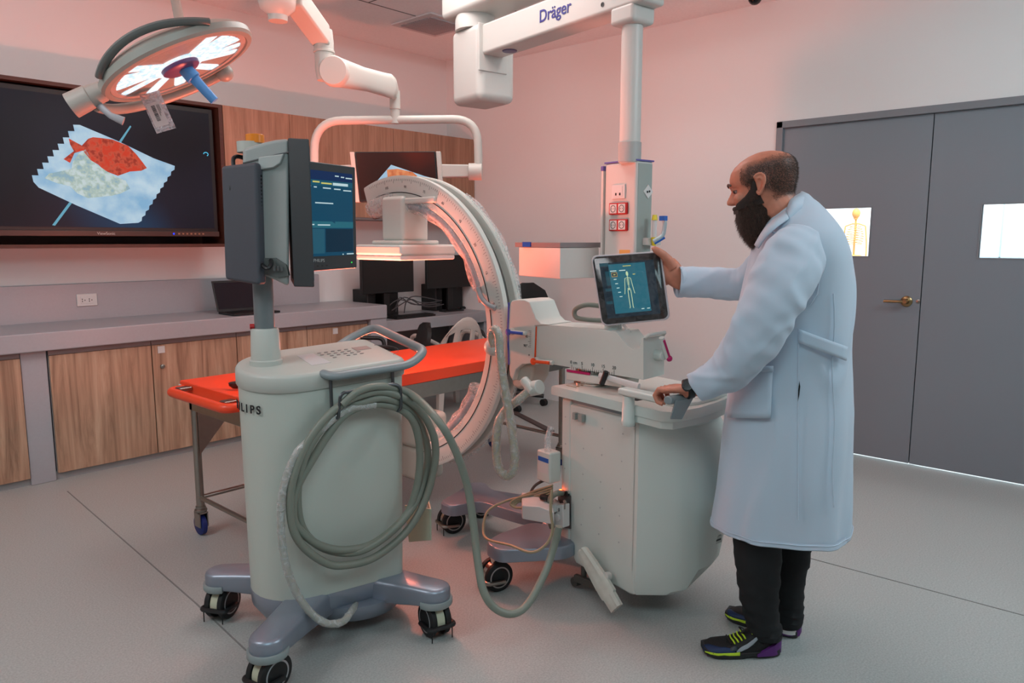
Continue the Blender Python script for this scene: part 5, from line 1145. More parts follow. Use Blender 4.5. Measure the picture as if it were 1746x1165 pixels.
# ---- the C itself
def cp(th, r, x): t = R(th); return Vector((x, CYc-r*math.cos(t), CZc+r*math.sin(t)))
TH0, TH1 = -106, 111
sec = [(0, CR_-.012), (.004, CR_), (.030, CR_), (.034, CR_-.006), (.036, CR_-.042), (.090, CR_-.042), (.092, CR_-.006), (.096, CR_), (.120, CR_), (.124, CR_-.012), (.124, CR_-.112), (.112, CR_-.124), (.012, CR_-.124), (0, CR_-.112)]
b = MB(); b.loft([[cp(t, r, CX+x) for x, r in sec] for t in [TH0+(TH1-TH0)*k/88 for k in range(89)]]); ca = b.build('curved_arm', M_med, st, ang=28)
b = MB(); b.loft([[cp(t, r, CX+x) for x, r in ((.037, CR_-.043), (.089, CR_-.043), (.089, CR_-.0415), (.037, CR_-.0415))] for t in [TH0+(TH1-TH0)*k/80 for k in range(81)]]); b.build('track_channel', mat('channel_grey', (.40, .40, .39), .4, metal=.3), ca)
b = MB()
for k in range(190):
    t = TH0+4+k*(TH1-TH0-8)/189; h = .020 if k % 5 == 0 else .010; a = cp(t, CR_-.016, CX-.0006); d = (cp(t, CR_, CX)-cp(t, CR_-1e-2, CX)).normalized(); s_ = Vector((0, -d.z, d.y))
    b.hexa([a-s_*.0008, a+s_*.0008, a+s_*.0008+Vector((.001, 0, 0)), a-s_*.0008+Vector((.001, 0, 0))], [a-s_*.0008-d*h, a+s_*.0008-d*h, a+s_*.0008-d*h+Vector((.001, 0, 0)), a-s_*.0008-d*h+Vector((.001, 0, 0))])
b.build('angle_scale', M_inkg, ca)
for k, s_ in enumerate(('0', '15', '30', '45', '60', '75', '90', '105')):
    th = 12+k*12; p = cp(th, CR_-.055, CX-.0008); d = (cp(th, 1, CX)-cp(th, 0, CX)).normalized(); text(s_, 'scale_number', p, Vector((0, -d.z, d.y)) if d.z < 0 else Vector((0, -d.z, d.y)), d, .018, M_inkg, ca, .0003)
b = MB(); b.tube([cp(t, CR_-.082, CX-.001) for t in range(-100, 106, 3)], .0022, 6); b.build('groove_line', M_ink, ca)
# cable conduit on the inner edge with its clear wrapping
random.seed(9)
b = MB(); b.tube([cp(t, CR_-.140, CX+.022) for t in range(-58, -28, 3)], .020, 10); b.tube([cp(t, CR_-.142, CX+.02) for t in range(14, 96, 3)], .019, 10); b.build('conduit', mat('conduit_grey', (.55, .57, .60), .35), ca)
def wrap(t0, t1, r0, r1, name, step=5):
    pts = []; rs = []; t = t0
    while t <= t1: pts.append(cp(t, CR_-.137+random.uniform(-.005, .005), CX+.025)); rs.append(random.uniform(r0, r1)); t += step
    n_ = len(pts); sp_ = spline(pts, 5); rr_ = [x[0] for x in spline([(r_, 0, 0) for r_ in rs], 5)]; b = MB(); b.tube(sp_, rr_, 14); return b.build(name, M_film, ca, ang=80)
wrap(20, 110, .034, .044, 'film_wrap'); wrap(-66, -24, .034, .046, 'film_wrap')
b = MB(); pts = []; rs = []
for k in range(40): t = -92+k*4; 
b = MB(); b.tube([cp(t, CR_+.006, CX+.112) for t in range(-70, 60, 3)], [.010+.004*math.sin(t*.4) for t in range(-70, 60, 3)], 8); b.build('film_edge', M_film, ca, ang=80)
b = MB(); b.tube([cp(t, CR_-.115, CX+.03) for t in range(92, 113, 2)], [.05+.003*math.sin(t) for t in range(92, 113, 2)], 14, flat=.9); b.build('film_bag', M_film2, ca, ang=80)
b = MB(); b.tube(spline([PX(814, 492, CX-.01), PX(822, 510, CX-.02), PX(833, 521, CX-.02), PX(845, 526, CX-.01)], 6), .013, 10); b.build('cable_bend', mat('bend_grey', (.60, .62, .63), .4), ca)
b = MB(); p = PX(846, 590, CX-.04); c0_ = PD(842, 592, dep(p)-.02); b.ball(c0_, .044, 16, (1, 1, .9)); b.build('cable_gland', M_med, st)
# detector
DXc, DYc = 2.435, 2.95
b = MB(); b.box(DXc-.085, DXc+.085, DYc-.085, DYc+.085, 1.42, 1.64); dt = b.build('detector_neck', M_med, st, bev=.02, seg=3)
b = MB(); b.box(DXc-.12, DXc+.12, DYc-.12, DYc+.12, 1.405, 1.425); b.build('detector_collar', M_med, st, bev=.008)
b = MB(); b.box(DXc-.18, DXc+.18, DYc-.18, DYc+.18, 1.352, 1.405); b.build('detector_plate', M_med, st, bev=.014, seg=3)
b = MB(); b.box(DXc-.176, DXc+.176, DYc-.176, DYc+.176, 1.330, 1.354); b.build('detector_rim', M_white, st, bev=.008)
b = MB(); b.box(DXc-.07, DXc+.07, DYc-.3, DYc-.05, 1.60, 1.63); b.build('detector_bracket', M_med, st, bev=.01)
# x-ray source
b = MB(); b.box(CX-.03, CX+.16, CYc-.19, CYc+.19, .385, .56); b.build('source_housing', M_med2, st, bev=.03, seg=4)
b = MB(); b.box(CX-.02, CX+.15, CYc-.17, CYc+.2, .21, .39); b.build('source_counterweight', M_med2, st, bev=.03, seg=4)
# wrapped hose loop from the C to the stand
lp_ = [PD(842, 590, 2.99), PD(838, 572, 2.98), PD(843, 562, 2.96), PD(850, 572, 2.94), PD(853, 610, 2.94), PD(860, 660, 2.93), PD(870, 715, 2.92), PD(877, 770, 2.90), PD(876, 800, 2.90), PD(864, 812, 2.91), PD(850, 797, 2.93), PD(846, 760, 2.95), PD(850, 722, 2.97), PD(864, 698, 2.98), PD(884, 682, 2.96), PD(905, 664, 2.95)]
sp = spline(lp_, 8)
b = MB(); b.tube(sp, .0165, 12); lh = b.build('loop_hose', mat('hose_cream', (.66, .65, .56), .4), st)
random.seed(6); b = MB(); b.tube(sp, [.0190+.001*math.sin(i_*.8)+random.uniform(-.0005, .0008) for i_ in range(len(sp))], 14); b.build('film_sleeve', M_film2, lh, ang=80)

# ---- operator tablet
TQ = [PD(1007, 436, 2.95), PD(1127, 428, 2.87), PD(1143, 545, 2.83), PD(1026, 557, 2.91)]
nT = (TQ[1]-TQ[0]).cross(TQ[3]-TQ[0]).normalized(); nT = nT if nT.dot(CP-TQ[0]) > 0 else -nT
def TP(u, v, o_=0.): return mix(mix(TQ[0], TQ[1], u), mix(TQ[3], TQ[2], u), v)+nT*o_
rr = [(x+.5, y+.5) for x, y in rrect(1, 1, .085, 6)]
tb = thing('touch_tablet', TP(.5, .95), 'film covered touch tablet showing a skeleton figure, held by the man', 'tablet')
b = MB(); b.loft([[TP(.5+(u-.5)*s_, .5+(v-.5)*s_, o_) for u, v in rr] for o_, s_ in ((-.045, .93), (-.035, .98), (-.006, 1.0), (0, .985))]); b.build('casing', mat('tablet_case', (.80, .78, .80), .35), tb, ang=50)
b = MB(); b.loft([[TP(.5+(u-.5)*s_, .5+(v-.5)*s_, o_) for u, v in rr] for o_, s_ in ((-.002, .95), (.003, .955), (.005, .94))]); fr_ = b.build('front_glass', mat('gloss_black', (.03, .03, .035), .12), tb, ang=50)
def trect(u0, u1, v0, v1, name, m, par, o_):
    b = MB(); b.prism([TP(u0, v0, o_), TP(u1, v0, o_), TP(u1, v1, o_), TP(u0, v1, o_)], nT*.0004); return b.build(name, m, par, smooth=False)
ts = trect(.11, .88, .12, .90, 'display', glow('tab_dark', (.03, .14, .20), .7), fr_, .0054)
trect(.235, .755, .145, .845, 'dialog', glow('tab_teal', (.10, .42, .50), .8), ts, .0064)
for (u0, u1, v0, v1) in ((.11, .24, .12, .17), (.175, .25, .24, .44), (.14, .23, .48, .52), (.13, .22, .66, .70)): trect(u0, u1, v0, v1, 'side_block', glow('tab_mid', (.08, .30, .36), .7), ts, .0062)
gbx = glow('tab_box', (.80, .62, .30), .8); gwt = glow('tab_text', (.85, .95, .92), .9)
trect(.262, .345, .262, .325, 'button_frame', gbx, ts, .0070); trect(.268, .339, .27, .317, 'button_face', glow('tab_deep', (.05, .22, .28), .7), ts, .0075)
trect(.29, .32, .288, .300, 'button_text', gy, ts, .0080)
for k in range(5): trect(.285+.012*k, .325+.012*k, .355+.062*k, .365+.062*k, 'button_text', gwt, ts, .0072)
for u0, u1, v, m_ in ((.44, .555, .175, gy), (.565, .60, .30, gy), (.25, .34, .235, gwt), (.38, .47, .235, gwt), (.62, .66, .80, gwt), (.70, .74, .80, gwt)): trect(u0, u1, v, v+.011, 'dialog_text', m_, ts, .0072)
gsk = glow('skeleton_pale', (.80, .88, .70), .9)
def ttube(pts, r, name='skeleton_figure'):
    return [TP(u, v, .0072) for u, v in pts]
b = MB(); sk_ = lambda u, v: (.485+(u)*.10, .26+v*.53)
def tl(b, pts, r): b.tube([TP(*sk_(u, v), .0074) for u, v in pts], r, 6)
b.prism([TP(*sk_(.17*math.cos(R(t)), .06+.065*math.sin(R(t))), .0070) for t in range(0, 360, 20)], nT*.0006)
for s_ in (-1, 1):
    tl(b, [(0, .16), (s_*.42, .185), (s_*.52, .35), (s_*.62, .50), (s_*.72, .60)], .0011)
    tl(b, [(s_*.05, .48), (s_*.20, .50), (s_*.22, .72), (s_*.2, .96), (s_*.30, .985)], .0013)
    for k in range(5): tl(b, [(0, .20+.035*k), (s_*(.26-.02*k), .215+.035*k)], .0007)
tl(b, [(0, .12), (0, .48)], .0012); tl(b, [(-.2, .46), (0, .50), (.2, .46), (-.2, .46)], .0015)
b.build('skeleton_figure', gsk, ts)
b = MB(); n_ = 14; rows = []
random.seed(21)
for j in range(n_+1):
    rows.append([TP(-.01+1.02*i_/n_, -.01+1.02*j/n_, (.011+random.uniform(-.003, .004)) if 0 < i_ < n_ and 0 < j < n_ else .002) for i_ in range(n_+1)])
b.loft(rows, cap=False, closed=False); b.build('film_cover', film('tablet_film', .05), tb, ang=80)
b = MB(); cb = PX(1045, 568, 2.455); b.tube([lvl(cb, CZc+.045), lvl(cb, TP(.4, .8).z)], .034, 20); b.tube([lvl(cb, TP(.4, .8).z-.02), TP(.42, .75, -.03)], .028, 14); b.build('support_post', M_med, tb)
b = MB(); b.tube(spline([TP(.05, .72, -.03), PD(1000, 520, 2.96), PD(981, 528, 3.0), PD(982, 541, 3.0), PD(1000, 545, 2.97), TP(.1, .93, -.02)], 8), .010, 10); b.build('grip_loop', M_hose, tb)
b = MB(); b.tube(spline([PD(1060, 552, 2.93), PD(1068, 560, 2.92), PD(1074, 568, 2.91)], 6), .007, 8); b.build('film_cord', M_film2, tb)
# ================================================================ THE MAN
MDEP = 2.50
def proj(p):
    x = p[0]*RV[0]+p[1]*RV[1]; w_ = p[0]*FV[0]+p[1]*FV[1]; u = p[2]-CAMH
    z_ = w_*math.cos(PITCH)-u*math.sin(PITCH); y_ = w_*math.sin(PITCH)+u*math.cos(PITCH)
    return 873+FPX*x/z_, 582.5-FPX*y_/z_
feet = PZ(1300, 1100)
man = thing('person', feet, 'bald bearded man in a long white coat holding the tablet, wearing dark sport shoes', 'person')
M_skin = mat('skin', (.78, .50, .40), .5, noise=.10, nscale=30, bump=.05, bscale=120)
M_coat = mat('coat_cotton', (.74, .80, .86), .8, bump=.10, bscale=14, sheen=.2)
M_trs = mat('trousers_black', (.075, .08, .09), .85, bump=.25, bscale=22)
M_hair = mat('hair_brown', (.30, .225, .19), .6, noise=.5, nscale=160)
M_stub = mat('stubble', (.46, .31, .25), .8, noise=.35, nscale=220)
def M(px, py, dd=0.): return PD(px, py, MDEP+dd)
azr = HEAD-math.atan((1300-873)/FPX/math.cos(PITCH)*1.0)
PR = Vector((math.cos(azr), math.sin(azr), 0)); PL_ = Vector((-PR.y, PR.x, 0))     # away from the camera, to image left
# --- head
hf_ang = azr+R(90-12); pit = R(-14)
hf0 = Vector((math.cos(hf_ang), math.sin(hf_ang), 0)); HS = Vector((hf0.y, -hf0.x, 0))     # far side... sign fixed below
if HS.dot(PR) < 0: HS = -HS
HF = hf0*math.cos(pit)+UP*math.sin(pit); HU = UP*math.cos(pit)-hf0*math.sin(pit)
HO = M(1302, 318)-HU*.125
def Hd(x, s_, h): return HO+HF*x+HS*s_+HU*h
prof = [(-.006, .070, .020, .020), (.004, .086, .0, .038), (.022, .094, -.03, .050), (.040, .094, -.055, .057), (.050, .099, -.062, .060), (.057, .093, -.068, .062), (.064, .099, -.072, .064), (.075, .096, -.080, .067), (.09, .097, -.088, .070), (.105, .094, -.094, .072), (.122, .088, -.101, .074), (.134, .090, -.105, .0755), (.145, .102, -.108, .077), (.155, .103, -.110, .078), (.172, .101, -.111, .078), (.190, .093, -.107, .075), (.205, .079, -.097, .068), (.218, .058, -.079, .056), (.228, .032, -.054, .040), (.234, .004, -.026, .018)]
def hring(p):
    h, f_, b_, w_ = p; out = []
    for k in range(40):
        t = 2*math.pi*k/40; c, s_ = math.cos(t), math.sin(t); cx = (f_+b_)/2+.0; rx = (f_-b_)/2
        ex = .86 if c > 0 else .92
        out.append(Hd(cx+rx*math.copysign(abs(c)**ex, c), w_*math.copysign(abs(s_)**.86, s_), h))
    return out
body = MB(); body.loft([hring(p) for p in prof])
# nose, lips, brow ridge, cheeks, ears
body.loft([[Hd(x, s_*w_, h) for x, s_ in ((x0, -1), (x0+(x1-x0)*.6, -.72), (x1, -.2), (x1, .2), (x0+(x1-x0)*.6, .72), (x0, 1))] for h, x0, x1, w_ in ((.146, .085, .104, .010), (.134, .080, .106, .010), (.122, .08, .115, .011), (.110, .08, .124, .0145), (.102, .08, .1285, .018), (.095, .08, .126, .019), (.089, .08, .112, .015))])
body.tube([Hd(.090, -.020, .060), Hd(.099, 0, .062), Hd(.090, .020, .060)], [.003, .0065, .003], 8); body.tube([Hd(.088, -.018, .052), Hd(.097, 0, .051), Hd(.088, .018, .052)], [.003, .007, .003], 8)
body.tube([Hd(.078, -.052, .143), Hd(.097, -.028, .1485), Hd(.102, 0, .146), Hd(.097, .028, .1485), Hd(.078, .052, .143)], [.004, .007, .006, .007, .004], 8)
for s_ in (-1, 1):
    body.ball(Hd(.070, s_*.042, .100), .024, 12)
    ear = [(.008, .150), (-.004, .158), (-.018, .157), (-.027, .147), (-.027, .132), (-.020, .117), (-.010, .103), (-.002, .094), (.004, .098), (.006, .108)]
    body.tube(spline([Hd(x, s_*(.079+.010*(1-abs(i_-4.5)/5)+.006), h) for i_, (x, h) in enumerate(ear)], 4), .0042, 8)
    body.prism([Hd(x*.9-.001, s_*.0745, h) for x, h in ear], HS*s_*.008)
    body.tube(spline([Hd(.002, s_*.086, .140), Hd(-.010, s_*.090, .146), Hd(-.017, s_*.090, .136), Hd(-.013, s_*.087, .120), Hd(-.004, s_*.084, .112)], 4), .003, 6)
# neck and torso core
n0 = Hd(-.035, 0, .07); n1 = M(1345, 378); n2 = M(1358, 440)
body.tube([Hd(-.02, 0, .10), Hd(-.028, 0, .05), mix(n0, n1, .6)-UP*.0, n1, n2], [.060, .066, .070, .078, .12], 24)
body.loft([[M(1362, y, 0)+PL_*a*math.cos(R(k))+PR*b_*math.sin(R(k)) for k in range(0, 360, 20)] for y, a, b_ in ((400, .07, .15), (440, .10, .19), (520, .12, .17), (620, .12, .16), (700, .13, .17), (760, .12, .16))])
# arms (inside the sleeves) and hands
armN = [M(1356, 425, -.17), M(1318, 505, -.22), M(1278, 580, -.22), M(1228, 632, -.17), PD(1190, 660, 2.375)]
body.tube(spline(armN, 5), [.052-.024*i_/20 for i_ in range(21)], 14)
wN = PD(1176, 664, 2.37); kN = PD(1157, 664, 2.40)
body.tube([PD(1190, 660, 2.375), wN, PD(1168, 664, 2.385)], [.030, .027, .030], 14, flat=.75)
body.loft([[c+RV3*a+UP*b_ for a, b_ in ()] or [c+PRr*(w_*math.cos(R(k)))+UP*(.015*math.sin(R(k))) for k in range(0, 360, 24)] for c, w_ in ((wN, .026), (PD(1166, 664, 2.39), .040), (kN, .043), (PD(1150, 666, 2.42), .038))]) if False else None
hx = (kN-wN).normalized(); hs_ = hx.cross(UP).normalized(); hs_ = hs_ if hs_.dot(PR) < 0 else -hs_     # towards the camera
hu = hx.cross(hs_); hu = hu if hu.z > 0 else -hu
def HN(a, s_, u): return wN+hx*a+hs_*s_+hu*u
body.loft([[HN(a, w_*math.cos(R(k)), u+.015*math.sin(R(k))) for k in range(0, 360, 24)] for a, w_, u in ((0, .026, 0), (.03, .038, .002), (.06, .044, .003), (.085, .042, .0))])
for i_, (s_, L_) in enumerate(((-.033, .052), (-.011, .060), (.011, .058), (.032, .048))):
    body.tube([HN(.075, s_, .0), HN(.075+L_*.45, s_*1.05, .004), HN(.075+L_*.8, s_*1.08, -.016), HN(.070+L_*.72, s_*1.08, -.038), HN(.062+L_*.5, s_, -.046)], [.0105, .0098, .0092, .0085, .007], 10)
body.tube([HN(.015, -.030, -.004), HN(.035, -.052, -.012), HN(.062, -.056, -.026), HN(.082, -.046, -.036)], [.014, .0125, .011, .009], 10)
# far hand on the tablet edge
armF = [M(1330, 430, .17), M(1295, 475, .28), M(1250, 485, .34), M(1200, 482, .38), PD(1163, 476, 2.880)]
body.tube(spline(armF, 5), [.050-.020*i_/20 for i_ in range(21)], 14)
wF = PD(1160, 477, 2.880)
body.tube([PD(1166, 481, 2.880), PD(1158, 477, 2.880), PD(1150, 470, 2.882), PD(1142, 461, 2.885), PD(1135, 453, 2.888), PD(1130, 446, 2.892)], [.036, .038, .043, .046, .044, .032], 18, flat=.55)
body.tube([PD(1146, 456, 2.870), PD(1139, 443, 2.855), PD(1130, 434, 2.845), PD(1121, 428, 2.835), PD(1114.5, 424.5, 2.840), PD(1112, 426, 2.842)], [.021, .019, .016, .014, .0125, .009], 12)
for k, (dx, dy, L_) in enumerate(((0, 0, .9), (1.5, 13, 1.), (2, 26, .96), (3, 38, .8))):
    body.tube([PD(1138+dx, 450+dy*.8, 2.905), PD(1128+dx, 446+dy, 2.935), PD(1119+dx, 446+dy, 2.945), PD(1110-8*L_+dx, 449+dy, 2.930), PD(1104-10*L_+dx, 451+dy, 2.915)], [.011, .0105, .0098, .009, .007], 10)
bo = body.build('body', M_skin, man)
rm = bo.modifiers.new('remesh', 'REMESH'); rm.mode = 'VOXEL'; rm.voxel_size = .0036; rm.use_smooth_shade = True
sm = bo.modifiers.new('smooth', 'SMOOTH'); sm.factor = .5; sm.iterations = 2
# eyes and eyebrows
for s_ in (-1, 1):
    b = MB(); b.ball(Hd(.0775, s_*.033, .1305), .0112, 14); e_ = b.build('eye', mat('eye_white', (.55, .50, .48), .3), man)
    b = MB(); b.ball(Hd(.0860, s_*.035, .1285), .0062, 10); b.build('iris', mat('iris_dark', (.10, .07, .06), .15), e_)
    b = MB(); b.loft([spline([Hd(.070, s_*.052, h0), Hd(.086+x0, s_*.042, h0+.001), Hd(.0895+x0, s_*.032, h0+.001), Hd(.086+x0, s_*.020, h0)], 4) for h0, x0 in ((.142, .003), (.137, .003), (.132, .0025), (.1315, .0))], cap=False, closed=False); b.build('eyelid', M_skin, man)
    b = MB(); b.tube(spline([Hd(.088, s_*.056, .148), Hd(.101, s_*.040, .156), Hd(.107, s_*.026, .1555), Hd(.108, s_*.012, .150)], 4), [.0015]+[.0042]*8+[.0035]*4, 6, flat=.6); b.build('eyebrow', M_hair, man)
# hair: short band round the sides and back
def hs_pt(phi, h, off):       # phi 0 = front, 180 = back
    p = None
    for i_ in range(len(prof)-1):
        if prof[i_][0] <= h <= prof[i_+1][0]: t = (h-prof[i_][0])/(prof[i_+1][0]-prof[i_][0]); p = [prof[i_][q]*(1-t)+prof[i_+1][q]*t for q in range(4)]; break
    if p is None: p = list(prof[-1])
    c, s_ = math.cos(phi), math.sin(phi); cx = (p[1]+p[2])/2; rx = (p[1]-p[2])/2+off; ex = .86 if c > 0 else .92
    return (cx+rx*math.copysign(abs(c)**ex, c), (p[3]+off)*math.copysign(abs(s_)**.86, s_), h)
def hair_mask():              # shaved hair darkens the scalp: a soft edged region of the skin itself
    nt = M_skin.node_tree; bs = nt.nodes['Principled BSDF']; src = bs.inputs['Base Color'].links[0].from_socket
    tc = nt.nodes.new('ShaderNodeTexCoord'); sb = nt.nodes.new('ShaderNodeVectorMath'); sb.operation = 'SUBTRACT'; sb.inputs[1].default_value = HO
    nz = nt.nodes.new('ShaderNodeTexNoise'); nz.inputs['Scale'].default_value = 300; nz.inputs['Detail'].default_value = 3
    nt.links.new(tc.outputs['Object'], sb.inputs[0]); nt.links.new(tc.outputs['Object'], nz.inputs[0])
    def dot(v): n = nt.nodes.new('ShaderNodeVectorMath'); n.operation = 'DOT_PRODUCT'; n.inputs[1].default_value = v; nt.links.new(sb.outputs[0], n.inputs[0]); return n.outputs['Value']
    def mr(sock, a0, a1, v0=0., v1=1.): n = nt.nodes.new('ShaderNodeMapRange'); n.interpolation_type = 'SMOOTHSTEP'; n.inputs[1].default_value = a0; n.inputs[2].default_value = a1; n.inputs[3].default_value = v0; n.inputs[4].default_value = v1; nt.links.new(sock, n.inputs[0]); return n.outputs[0]
    def mth(op, x, y):
        n = nt.nodes.new('ShaderNodeMath'); n.operation = op
        for i_, q in enumerate((x, y)):
            if isinstance(q, float): n.inputs[i_].default_value = q
            else: nt.links.new(q, n.inputs[i_])
        return n.outputs[0]
    x, h = dot(HF), dot(HU)
    front = mth('ADD', x, mth('MULTIPLY', h, .35)); low = mth('ADD', h, mth('MULTIPLY', x, -.55))
    m_ = mth('MULTIPLY', mth('MULTIPLY', mr(h, .178, .214, 1., 0.), mr(front, .078, .112, 1., 0.)), mr(low, .100, .125))
    m_ = mth('MULTIPLY', m_, mr(nz.outputs['Fac'], .30, .62, .55, 1.)); m_ = mth('MULTIPLY', m_, mr(mth('ABSOLUTE', dot(HS), 0.), .0785, .0805, 1., 0.))
    mx = nt.nodes.new('ShaderNodeMix'); mx.data_type = 'RGBA'; mx.inputs[7].default_value = (*lin((.24, .175, .15)), 1)
    nt.links.new(m_, mx.inputs[0]); nt.links.new(src, mx.inputs[6]); nt.links.new(mx.outputs[2], bs.inputs['Base Color'])
hair_mask()
random.seed(31); b = MB()
def strand(b, p, d, L_, r_):
    q = p+d*L_; a = d.orthogonal().normalized()*r_; c = d.cross(a).normalized()*r_
    b.add([p+a, p-a*.5+c*.87, p-a*.5-c*.87, q], [(0, 1, 3), (1, 2, 3), (2, 0, 3)])
for k in range(9000):
    phi = R(random.uniform(62, 298)); d_ = abs(180-math.degrees(phi)); bot = .045 if d_ < 45 else (.045+(d_-45)*.0018 if d_ < 80 else .100)
    if d_ > 104: bot = .100+(d_-104)*.0035
    top = .214 if d_ < 60 else .214-(d_-60)*.0003
    h = random.uniform(bot-.004, top)
    if random.random() < (h-(top-.030))/.030: continue
    x, s_, hh = hs_pt(phi, h, .002); x2, s2, h2 = hs_pt(phi, h, .02)
    if abs(x+.011) < .026 and .085 < h < .164: continue
    p = Hd(x, s_, hh); d = (Hd(x2, s2, h2)-p).normalized(); d = (d-HU*.9+HF*-.3+Vector((random.uniform(-.4, .4), random.uniform(-.4, .4), random.uniform(-.3, .3)))).normalized()
    strand(b, p, d, random.uniform(.005, .010), .00035)
b.build('hair', M_hair, man)
# beard: a solid core with thousands of short strands
beard = [(.118, .038, .015, .074, .030), (.105, .060, .000, .075, .045), (.090, .080, -.015, .076, .06), (.075, .100, -.028, .076, .06), (.062, .107, -.036, .074, .06), (.040, .109, -.040, .072, .06), (.015, .108, -.036, .068, .06), (-.010, .103, -.024, .060, .05), (-.035, .092, -.008, .046, .04), (-.055, .078, .012, .030, .03), (-.066, .064, .030, .014, .02)]
b = MB()
def bring(p, g_=0.):
    h, f_, b_, w_, _ = p; out = []
    for k in range(28):
        t = 2*math.pi*k/28; c, s_ = math.cos(t), math.sin(t)
        out.append(Hd((f_+b_)/2+((f_-b_)/2+g_)*c, (w_+g_)*math.copysign(abs(s_)**.8, s_), h))
    return out
b.loft([bring(p, -.004) for p in beard[3:]])
for s_ in (-1, 1): b.loft([[Hd(xc+rx*math.cos(R(k)), s_*(wc+.006*math.sin(R(k))), h) for k in range(0, 360, 30)] for h, xc, rx, wc in ((.140, .012, .006, .0755), (.118, .016, .012, .075), (.100, .026, .024, .073), (.085, .040, .040, .070), (.065, .045, .05, .066))])
b.tube([Hd(.082, -.036, .066), Hd(.100, -.018, .074), Hd(.106, 0, .077), Hd(.100, .018, .074), Hd(.082, .036, .066)], [.006, .009, .008, .009, .006], 8)
bd = b.build('beard', mat('beard_dark', (.17, .12, .10), .8), man, ang=60)
b = MB()
for k in range(15000):
    i_ = random.random()*(len(beard)-1); j = int(i_); t = i_-j; p = [beard[j][q]*(1-t)+beard[j+1][q]*t for q in range(5)]
    th = random.uniform(0, 2*math.pi); c, s_ = math.cos(th), math.sin(th)
    if p[0] > .075 and c > .30 + (p[0]-.075)*-8: continue
    if p[0] > .05 and c > .93: continue
    if c < -.55 and p[0] > .03: continue
    pos = Hd((p[1]+p[2])/2+((p[1]-p[2])/2-.005)*c, (p[3]-.004)*math.copysign(abs(s_)**.8, s_), p[0])
    out = (HF*c*.6+HS*s_*.6).normalized(); d = (out*.45-HU*1.1+HF*.12+Vector((random.uniform(-.5, .5), random.uniform(-.5, .5), random.uniform(-.3, .3)))).normalized()
    strand(b, pos, d, random.uniform(.010, .022), .00045)
for s_ in (-1, 1):
    for k in range(900):
        h = random.uniform(.085, .150); x = .012+random.uniform(-.012, .012)+(.118-h)*.3*(h < .118); p = Hd(x, s_*.0765, h); strand(b, p, (HS*s_*.35-HU+HF*random.uniform(-.3, .3)).normalized(), .010, .0004)
for k in range(900):
    a = random.uniform(-1, 1); p = Hd(.106-.02*a*a, a*.036, .074-.010*a*a+random.uniform(-.004, .004)); strand(b, p, (HS*a*.8-HU*.8+HF*.35).normalized(), .013, .00045)
b.build('beard_strands', M_hair, bd)

# --- coat
CR = [(336, 1340, 1378, .060, 0), (345, 1332, 1394, .085, 0), (358, 1322, 1408, .125, 0), (375, 1309, 1421, .175, 0), (398, 1296, 1436, .212, 0), (430, 1283, 1446, .222, 0), (480, 1270, 1451, .210, 0), (540, 1258, 1450, .200, 0), (590, 1250, 1446, .195, 0), (640, 1244, 1447, .205, 0), (700, 1237, 1448, .215, 0), (770, 1229, 1446, .222, 0), (840, 1221, 1444, .228, 0), (892, 1214, 1442, .232, 0)]
def crow(y):
    for i_ in range(len(CR)-1):
        if CR[i_][0] <= y <= CR[i_+1][0]:
            t = (y-CR[i_][0])/(CR[i_+1][0]-CR[i_][0]); return [CR[i_][q]*(1-t)+CR[i_+1][q]*t for q in range(4)]
    return list(CR[-1][:4]) if y > CR[-1][0] else list(CR[0][:4])
def cpt(y, th, off=0.):       # th 0 = image left, 90 = camera side
    _, l_, r_, hd = crow(y); a = M(l_, y); c = M(r_, y); ctr = (a+c)/2; hw = (c-a).length/2*.985
    t = max(0, (y-590)/300); u = max(0, 1-abs(y-560)/120)
    wv = 1+.020*t*math.sin(7*th+1.3+y*.004)+.012*t*math.sin(13*th+y*.011)+.012*u*math.sin(9*th+y*.05)+.008*math.sin(3*th+y*.035)
    c_, s_ = math.cos(th), math.sin(th); ex = .85
    return ctr+PL_*((hw*wv+off)*math.copysign(abs(c_)**ex, c_))-PR*((hd*wv+off)*math.copysign(abs(s_)**ex, s_))
NT = 120; ys_ = [336, 340, 345, 351, 358, 366, 375, 386, 398, 412, 430]+list(range(448, 893, 12))+[892]
b = MB(); b.loft([[cpt(y, 2*math.pi*k/NT) for k in range(NT)] for y in ys_]+[[cpt(892, 2*math.pi*k/NT, -.006)+UP*.02 for k in range(NT)]], cap=False)
co = b.build('coat', M_coat, man, ang=80)
tabl = []
for y in range(336, 893, 3):
    for k in range(0, 181, 2):
        p = cpt(y, R(k)); x_, y_ = proj(p); tabl.append((x_, y_, y, R(k)))
def oc_(px, py, off=.004):
    off = off+.007
    best = min(tabl, key=lambda q: (q[0]-px)**2+(q[1]-py)**2); y, th = best[2], best[3]
    # refine
    st_y, st_t = 2., .02
    for _ in range(10):
        c = []
        for dy in (-st_y, 0, st_y):
            for dt in (-st_t, 0, st_t): x_, y_ = proj(cpt(y+dy, th+dt)); c.append(((x_-px)**2+(y_-py)**2, y+dy, th+dt))
        m_ = min(c); y, th = m_[1], m_[2]; st_y *= .6; st_t *= .6
    return cpt(y, th, off)
def patch(rows, name, m, par, th=.003, **k):
    b = MB(); b.loft([[oc_(x, y, th) for x, y in r_] for r_ in rows], cap=False, closed=False); o = b.build(name, m, par, ang=80)
    s_ = o.modifiers.new('t', 'SOLIDIFY'); s_.thickness = .0035; s_.offset = -1; return o
